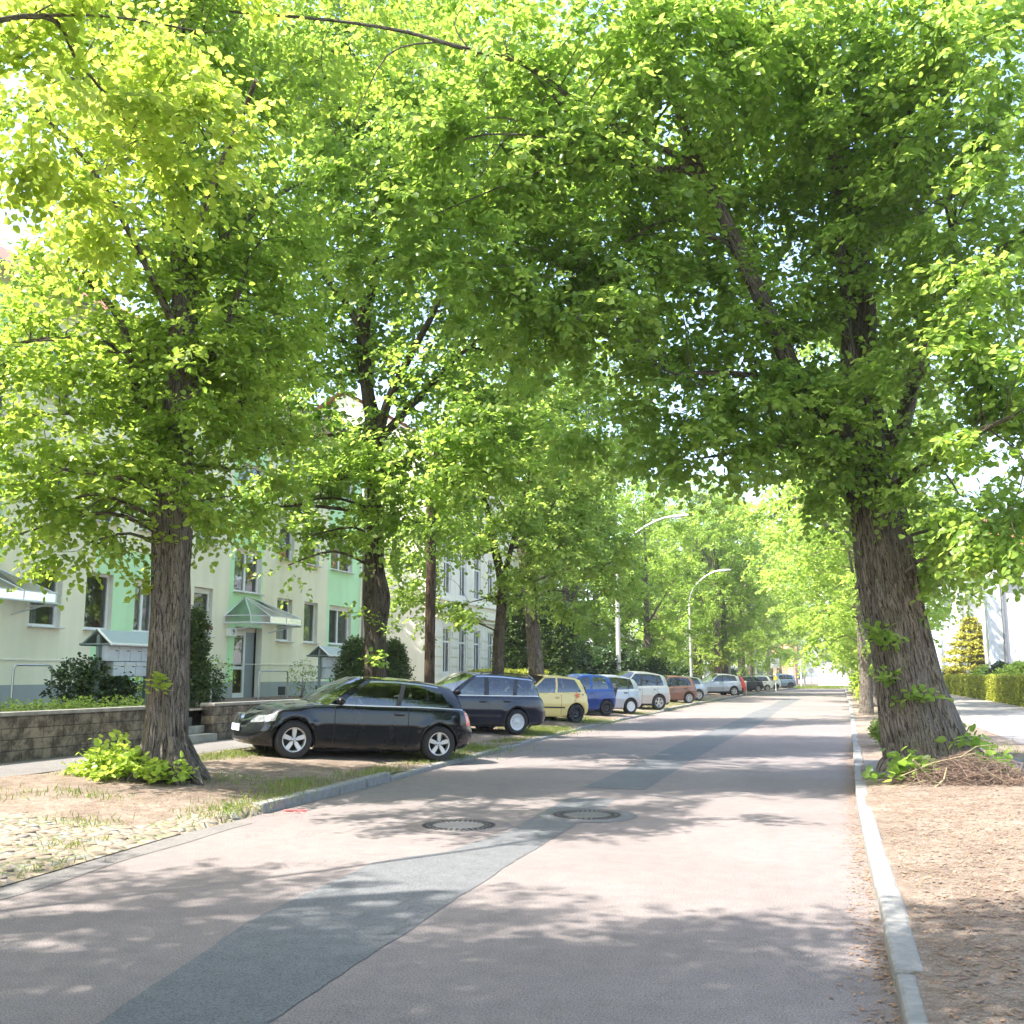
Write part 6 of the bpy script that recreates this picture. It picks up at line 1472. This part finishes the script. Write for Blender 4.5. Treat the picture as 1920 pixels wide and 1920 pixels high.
clipped('hedge', 'long clipped yellow green hedge along the right hand pavement', 8.0, 9.0, 48, 92, .15, 1.55, 'leafhedge', 60000, .085, 1)
clipped('hedge', 'bright yellow green clipped hedge below the townhouse windows', -13.6, -12.6, 37.5, 58, .28, 1.75, 'leafhedge', 26000, .09, 2)
# golden conifer, shrubs behind hedge
def cone_tree(name, label, base, h, r, mat, n, size, seed, tiers=False, cat='conifer', group=None, per=7, trunkh=.5):
    b = Vector(base); t = thing(name, label, cat, b, group=group); m = MB(b); m.tube([b, b + Vector((0, 0, h * .5)), b + Vector((0, 0, h * .93))], [r * .10 + .03, r * .06 + .02, .01], 'barkdark', 10); m.build('trunk', t, smooth=60, uv=True)
    rs_ = np.random.RandomState(seed); f = rs_.rand(n) ** 1.2; f = trunkh / h + f * (1 - trunkh / h)
    if tiers: f = (np.round(f * 9) + rs_.randn(n) * .16) / 9
    f = np.clip(f, trunkh / h, 1); a = rs_.rand(n) * 2 * PI; prof = (1 - f) ** .8 if tiers else np.minimum(1, (1 - f) * 5) ** .6 * (1 - .3 * f)
    rad = r * prof * (.25 + .8 * rs_.rand(n) ** .5) * (1 + .22 * np.sin(3 * a + 9 * f) * (1 if tiers else .3)); C = np.stack([b.x + rad * np.cos(a), b.y + rad * np.sin(a), b.z + f * h], 1)
    D = np.stack([np.cos(a), np.sin(a), np.full(n, .15 if tiers else 1.6)], 1) + rs_.randn(n, 3) * .3; P_, LD, NN, S, ti = sprays(C, D, np.full(n, size * 2.6), per, size, rs_, .2)
    leaf_mesh('foliage', P_, LD, NN, S, ti, mat, t, b); return t
p = atx(1826, 1262, 10.6); cone_tree('golden_conifer', 'golden yellow tiered conifer behind the clipped hedge on the right', (p.x, p.y, .15), atx(1826, 1163, 10.6).z, 2.7, 'leafyel', 1500, .18, 3, True, trunkh=1.1)
for (px, Xs, r, lab, mat, sd) in ((1852, 10.6, 1.1, 'round light green shrub right of the golden conifer', 'leafg', 21), (1905, 10.4, 1.2, 'round fresh green shrub by the right edge above the hedge', 'leafbright', 22), (1768, 10.6, 1.3, 'yellow green bush left of the golden conifer beside the leaning trunk', 'leafyel', 23), (1785, 9.9, .8, 'dark low bush at the left foot of the golden conifer', 'leafdark', 24), (1872, 9.9, .7, 'dark green bush between the two round shrubs', 'leafdark', 25)):
    p = atx(px, 1262, Xs); Y = p.y; shrub('garden_shrub', lab, 'shrub', (p.x, Y, .15), [((p.x, Y, 1.2), (r, r, .95)), ((p.x + .3 * r, Y, 1.6), (r * .6, r * .6, .6))], mat, 420, .15, sd, twl=.35)
labs = ['leftmost of the dark clipped cypress columns before the townhouse', 'second cypress column, close right of the leftmost', 'third cypress column, right of the smooth pale trunk', 'rightmost cypress column, nearest the white gate post']
for i, (px, py) in enumerate(((949, 1165), (968, 1085), (1022, 1140), (1053, 1150))):
    p = aty(px, 1262, 46); tp = aty(px, py, 46).z; cone_tree('cypress', labs[i], (p.x, 46, .28), tp, .62 if i != 1 else .5, 'leafthuja', 1900, .10, 40 + i, group='clipped cypress columns', trunkh=.15)
for i, (px, Y, r, h, lab) in enumerate(((1090, 47, 1.5, 2.8, 'dark evergreen shrub behind the blue hatchback'), (1125, 50, 1.7, 3.0, 'dark evergreen shrub just left of the first street lamp'), (1185, 54, 1.8, 2.6, 'dark leafy bush right of the first street lamp'), (1245, 60, 1.7, 2.2, 'dark low bush between the street lamps'), (1335, 75, 2.2, 2.6, 'dark bush behind the silver crossover'), (1395, 96, 3, 2.4, 'dark undergrowth beneath the broad grey trunk'), (1480, 135, 4, 3, 'dark bushes at the end of the left row'))):
    X = -12.9 - (1.5 if i > 3 else 0); Y = atx(px, 1262, X).y; r *= 1.15; shrub('evergreen_shrub', lab, 'shrub', (X, Y, .28), [((X, Y, h * .45), (r, r, h * .5)), ((X + r * .5, Y, h * .6), (r * .7, r * .7, h * .45)), ((X - r * .6, Y, h * .6), (r * .8, r * .8, h * .5))], 'leafdark', 520, .15, 60 + i, twl=.4)
# shoots round right row trunks and small bush near the leaning tree
p = gp(1660, 1395, .16); shrub('small_bush', 'small round green bush in the shade left of the leaning trunk', 'shrub', (p.x + .05, p.y, .17), [((p.x + .05, p.y, .40), (.26, .26, .22))], 'leafm', 170, .07, 31, twl=.14)
p = gp(1620, 1316, .15); shrub('lime_shoots', 'bright leafy shoots at the foot of the second right hand trunk', 'shrub', (p.x, p.y, .15), [((p.x + .3, p.y, .6), (.55, .5, .55)), ((p.x + .1, p.y + 1, 1.3), (.5, .5, .9))], 'leafbright', 190, .13, 32, twl=.25)
p = gp(1606, 1306, .15); shrub('lime_shoots', 'dense green shoots climbing the far right hand trunks over the kerb', 'shrub', (p.x + .4, p.y, .15), [((p.x + .4, p.y, 1.2), (.7, .7, 1.2)), ((p.x + .5, p.y, 2.9), (.6, .6, 1.2))], 'leafg', 330, .15, 33, twl=.3)
# ------------------------------------------------------------------ brushwood at the foot of the leaning tree
bp_ = gp(1800, 1470, .15); t = thing('brushwood_pile', 'heap of dry cut twigs around the foot of the leaning lime tree', 'brushwood', (bp_.x, bp_.y, .15))
r = random.Random(9); m = MB(bp_); 
cx_, cy_ = aty(1800, 1480, 15.0).x, 15.0
for i in range(900):
    a = r.uniform(0, 6.28); q = r.random() ** .6; x = cx_ + .95 * q * math.cos(a) + .15; y = cy_ + .45 * q * math.sin(a) + .3; h = .34 * (1 - q ** 1.5); z = hR(x, y) + r.uniform(.0, max(.03, h))
    L = r.uniform(.12, .6); d = Vector((r.gauss(0, 1), r.gauss(0, .7), r.gauss(0, .22))).normalized() * L; k = Vector((r.gauss(0, .05), r.gauss(0, .05), r.gauss(.02, .03)))
    p = Vector((x, y, z)); rad = r.uniform(.002, .006); m.tube([p - d * .5, p + k, p + d * .5], [rad, rad, rad * .5], 'twig', 4, cap=False)
m.build('dry_twigs', t)
m = MB(bp_)
for pts, rad in ((((1712, 1425), (1745, 1462), (1765, 1475), (1770, 1500)), .016), (((1740, 1500), (1752, 1478), (1770, 1462), (1775, 1440)), .018), (((1800, 1420), (1830, 1400), (1870, 1395), (1872, 1420)), .007), (((1690, 1455), (1750, 1430), (1830, 1412)), .008), (((1650, 1488), (1740, 1462), (1790, 1478)), .008), (((1840, 1440), (1890, 1470), (1915, 1500)), .008)):
    P_ = []
    for i, (a, b) in enumerate(pts): q = gp(a, b, .15 + .12 * (i % 2) + .1); q.y = min(max(q.y, 14.2), 15.6); q = aty(a, b, 14.7 + .1 * i); P_.append(q)
    m.tube(P_, [rad * (1 - .15 * i) for i in range(len(P_))], 'twiglichen', 7)
m.build('lichened_branches', t, smooth=60)
hm = MB(); hm.box((0, 250, 12), (1010, 910, 26.2), 'cope'); ho = hm.build('haze'); ho['kind'] = 'stuff'
hz = bpy.data.materials.new('haze_air'); hz.use_nodes = True; nt = hz.node_tree
for n in list(nt.nodes): nt.nodes.remove(n)
out = N(nt, 'ShaderNodeOutputMaterial'); pv = N(nt, 'ShaderNodeVolumePrincipled'); pv.inputs['Density'].default_value = .0004; pv.inputs['Color'].default_value = (.95, .97, 1, 1); pv.inputs['Anisotropy'].default_value = .2
nt.links.new(pv.outputs[0], out.inputs[1]); ho.data.materials.clear(); ho.data.materials.append(hz)
# ------------------------------------------------------------------ light, sky, camera
SUN_EL = R(56); SUN_H = Vector((-0.80, -0.60, 0)).normalized()
w = bpy.data.worlds.new('World'); sc.world = w; w.use_nodes = True
nt = w.node_tree; bg = nt.nodes['Background']
sky = N(nt, 'ShaderNodeTexSky', sky_type='NISHITA'); sky.sun_disc = False
sky.sun_elevation = SUN_EL; sky.sun_rotation = math.atan2(SUN_H.x, SUN_H.y)
sky.air_density = 1.0; sky.dust_density = 2.5; sky.ozone_density = 1.0
nt.links.new(sky.outputs[0], bg.inputs[0]); bg.inputs[1].default_value = 0.15
sl = bpy.data.lights.new('sun', 'SUN'); sl.energy = 3.4; sl.angle = R(0.55); sl.color = (1.0, 0.95, 0.87)
so = bpy.data.objects.new('sun', sl); COL.objects.link(so)
sdir = Vector((SUN_H.x * math.cos(SUN_EL), SUN_H.y * math.cos(SUN_EL), math.sin(SUN_EL)))
so.rotation_euler = sdir.to_track_quat('Z', 'Y').to_euler(); so.location = (-10, -10, 30)
cam = bpy.data.cameras.new('camera'); co = bpy.data.objects.new('camera', cam); COL.objects.link(co)
cam.sensor_width = 36; cam.sensor_height = 36; cam.lens = 36 * FPX / 1920; cam.clip_end = 2000; cam.clip_start = .05
co.location = (0, 0, CH); co.rotation_euler = (PI / 2 + TH, 0, YAW)
sc.camera = co
sc.view_settings.view_transform = 'Standard'; sc.view_settings.look = 'None'; sc.view_settings.gamma = 1
sc.view_settings.exposure = 2.3
sc.render.engine = 'CYCLES'
cy = sc.cycles
cy.max_bounces = 12; cy.diffuse_bounces = 8; cy.glossy_bounces = 3; cy.transmission_bounces = 6; cy.transparent_max_bounces = 10
cy.caustics_reflective = False; cy.caustics_refractive = False
cy.use_adaptive_sampling = True; cy.adaptive_threshold = 0.02
cy.use_denoising = True; cy.denoiser = 'OPENIMAGEDENOISE'
cy.sample_clamp_indirect = 12
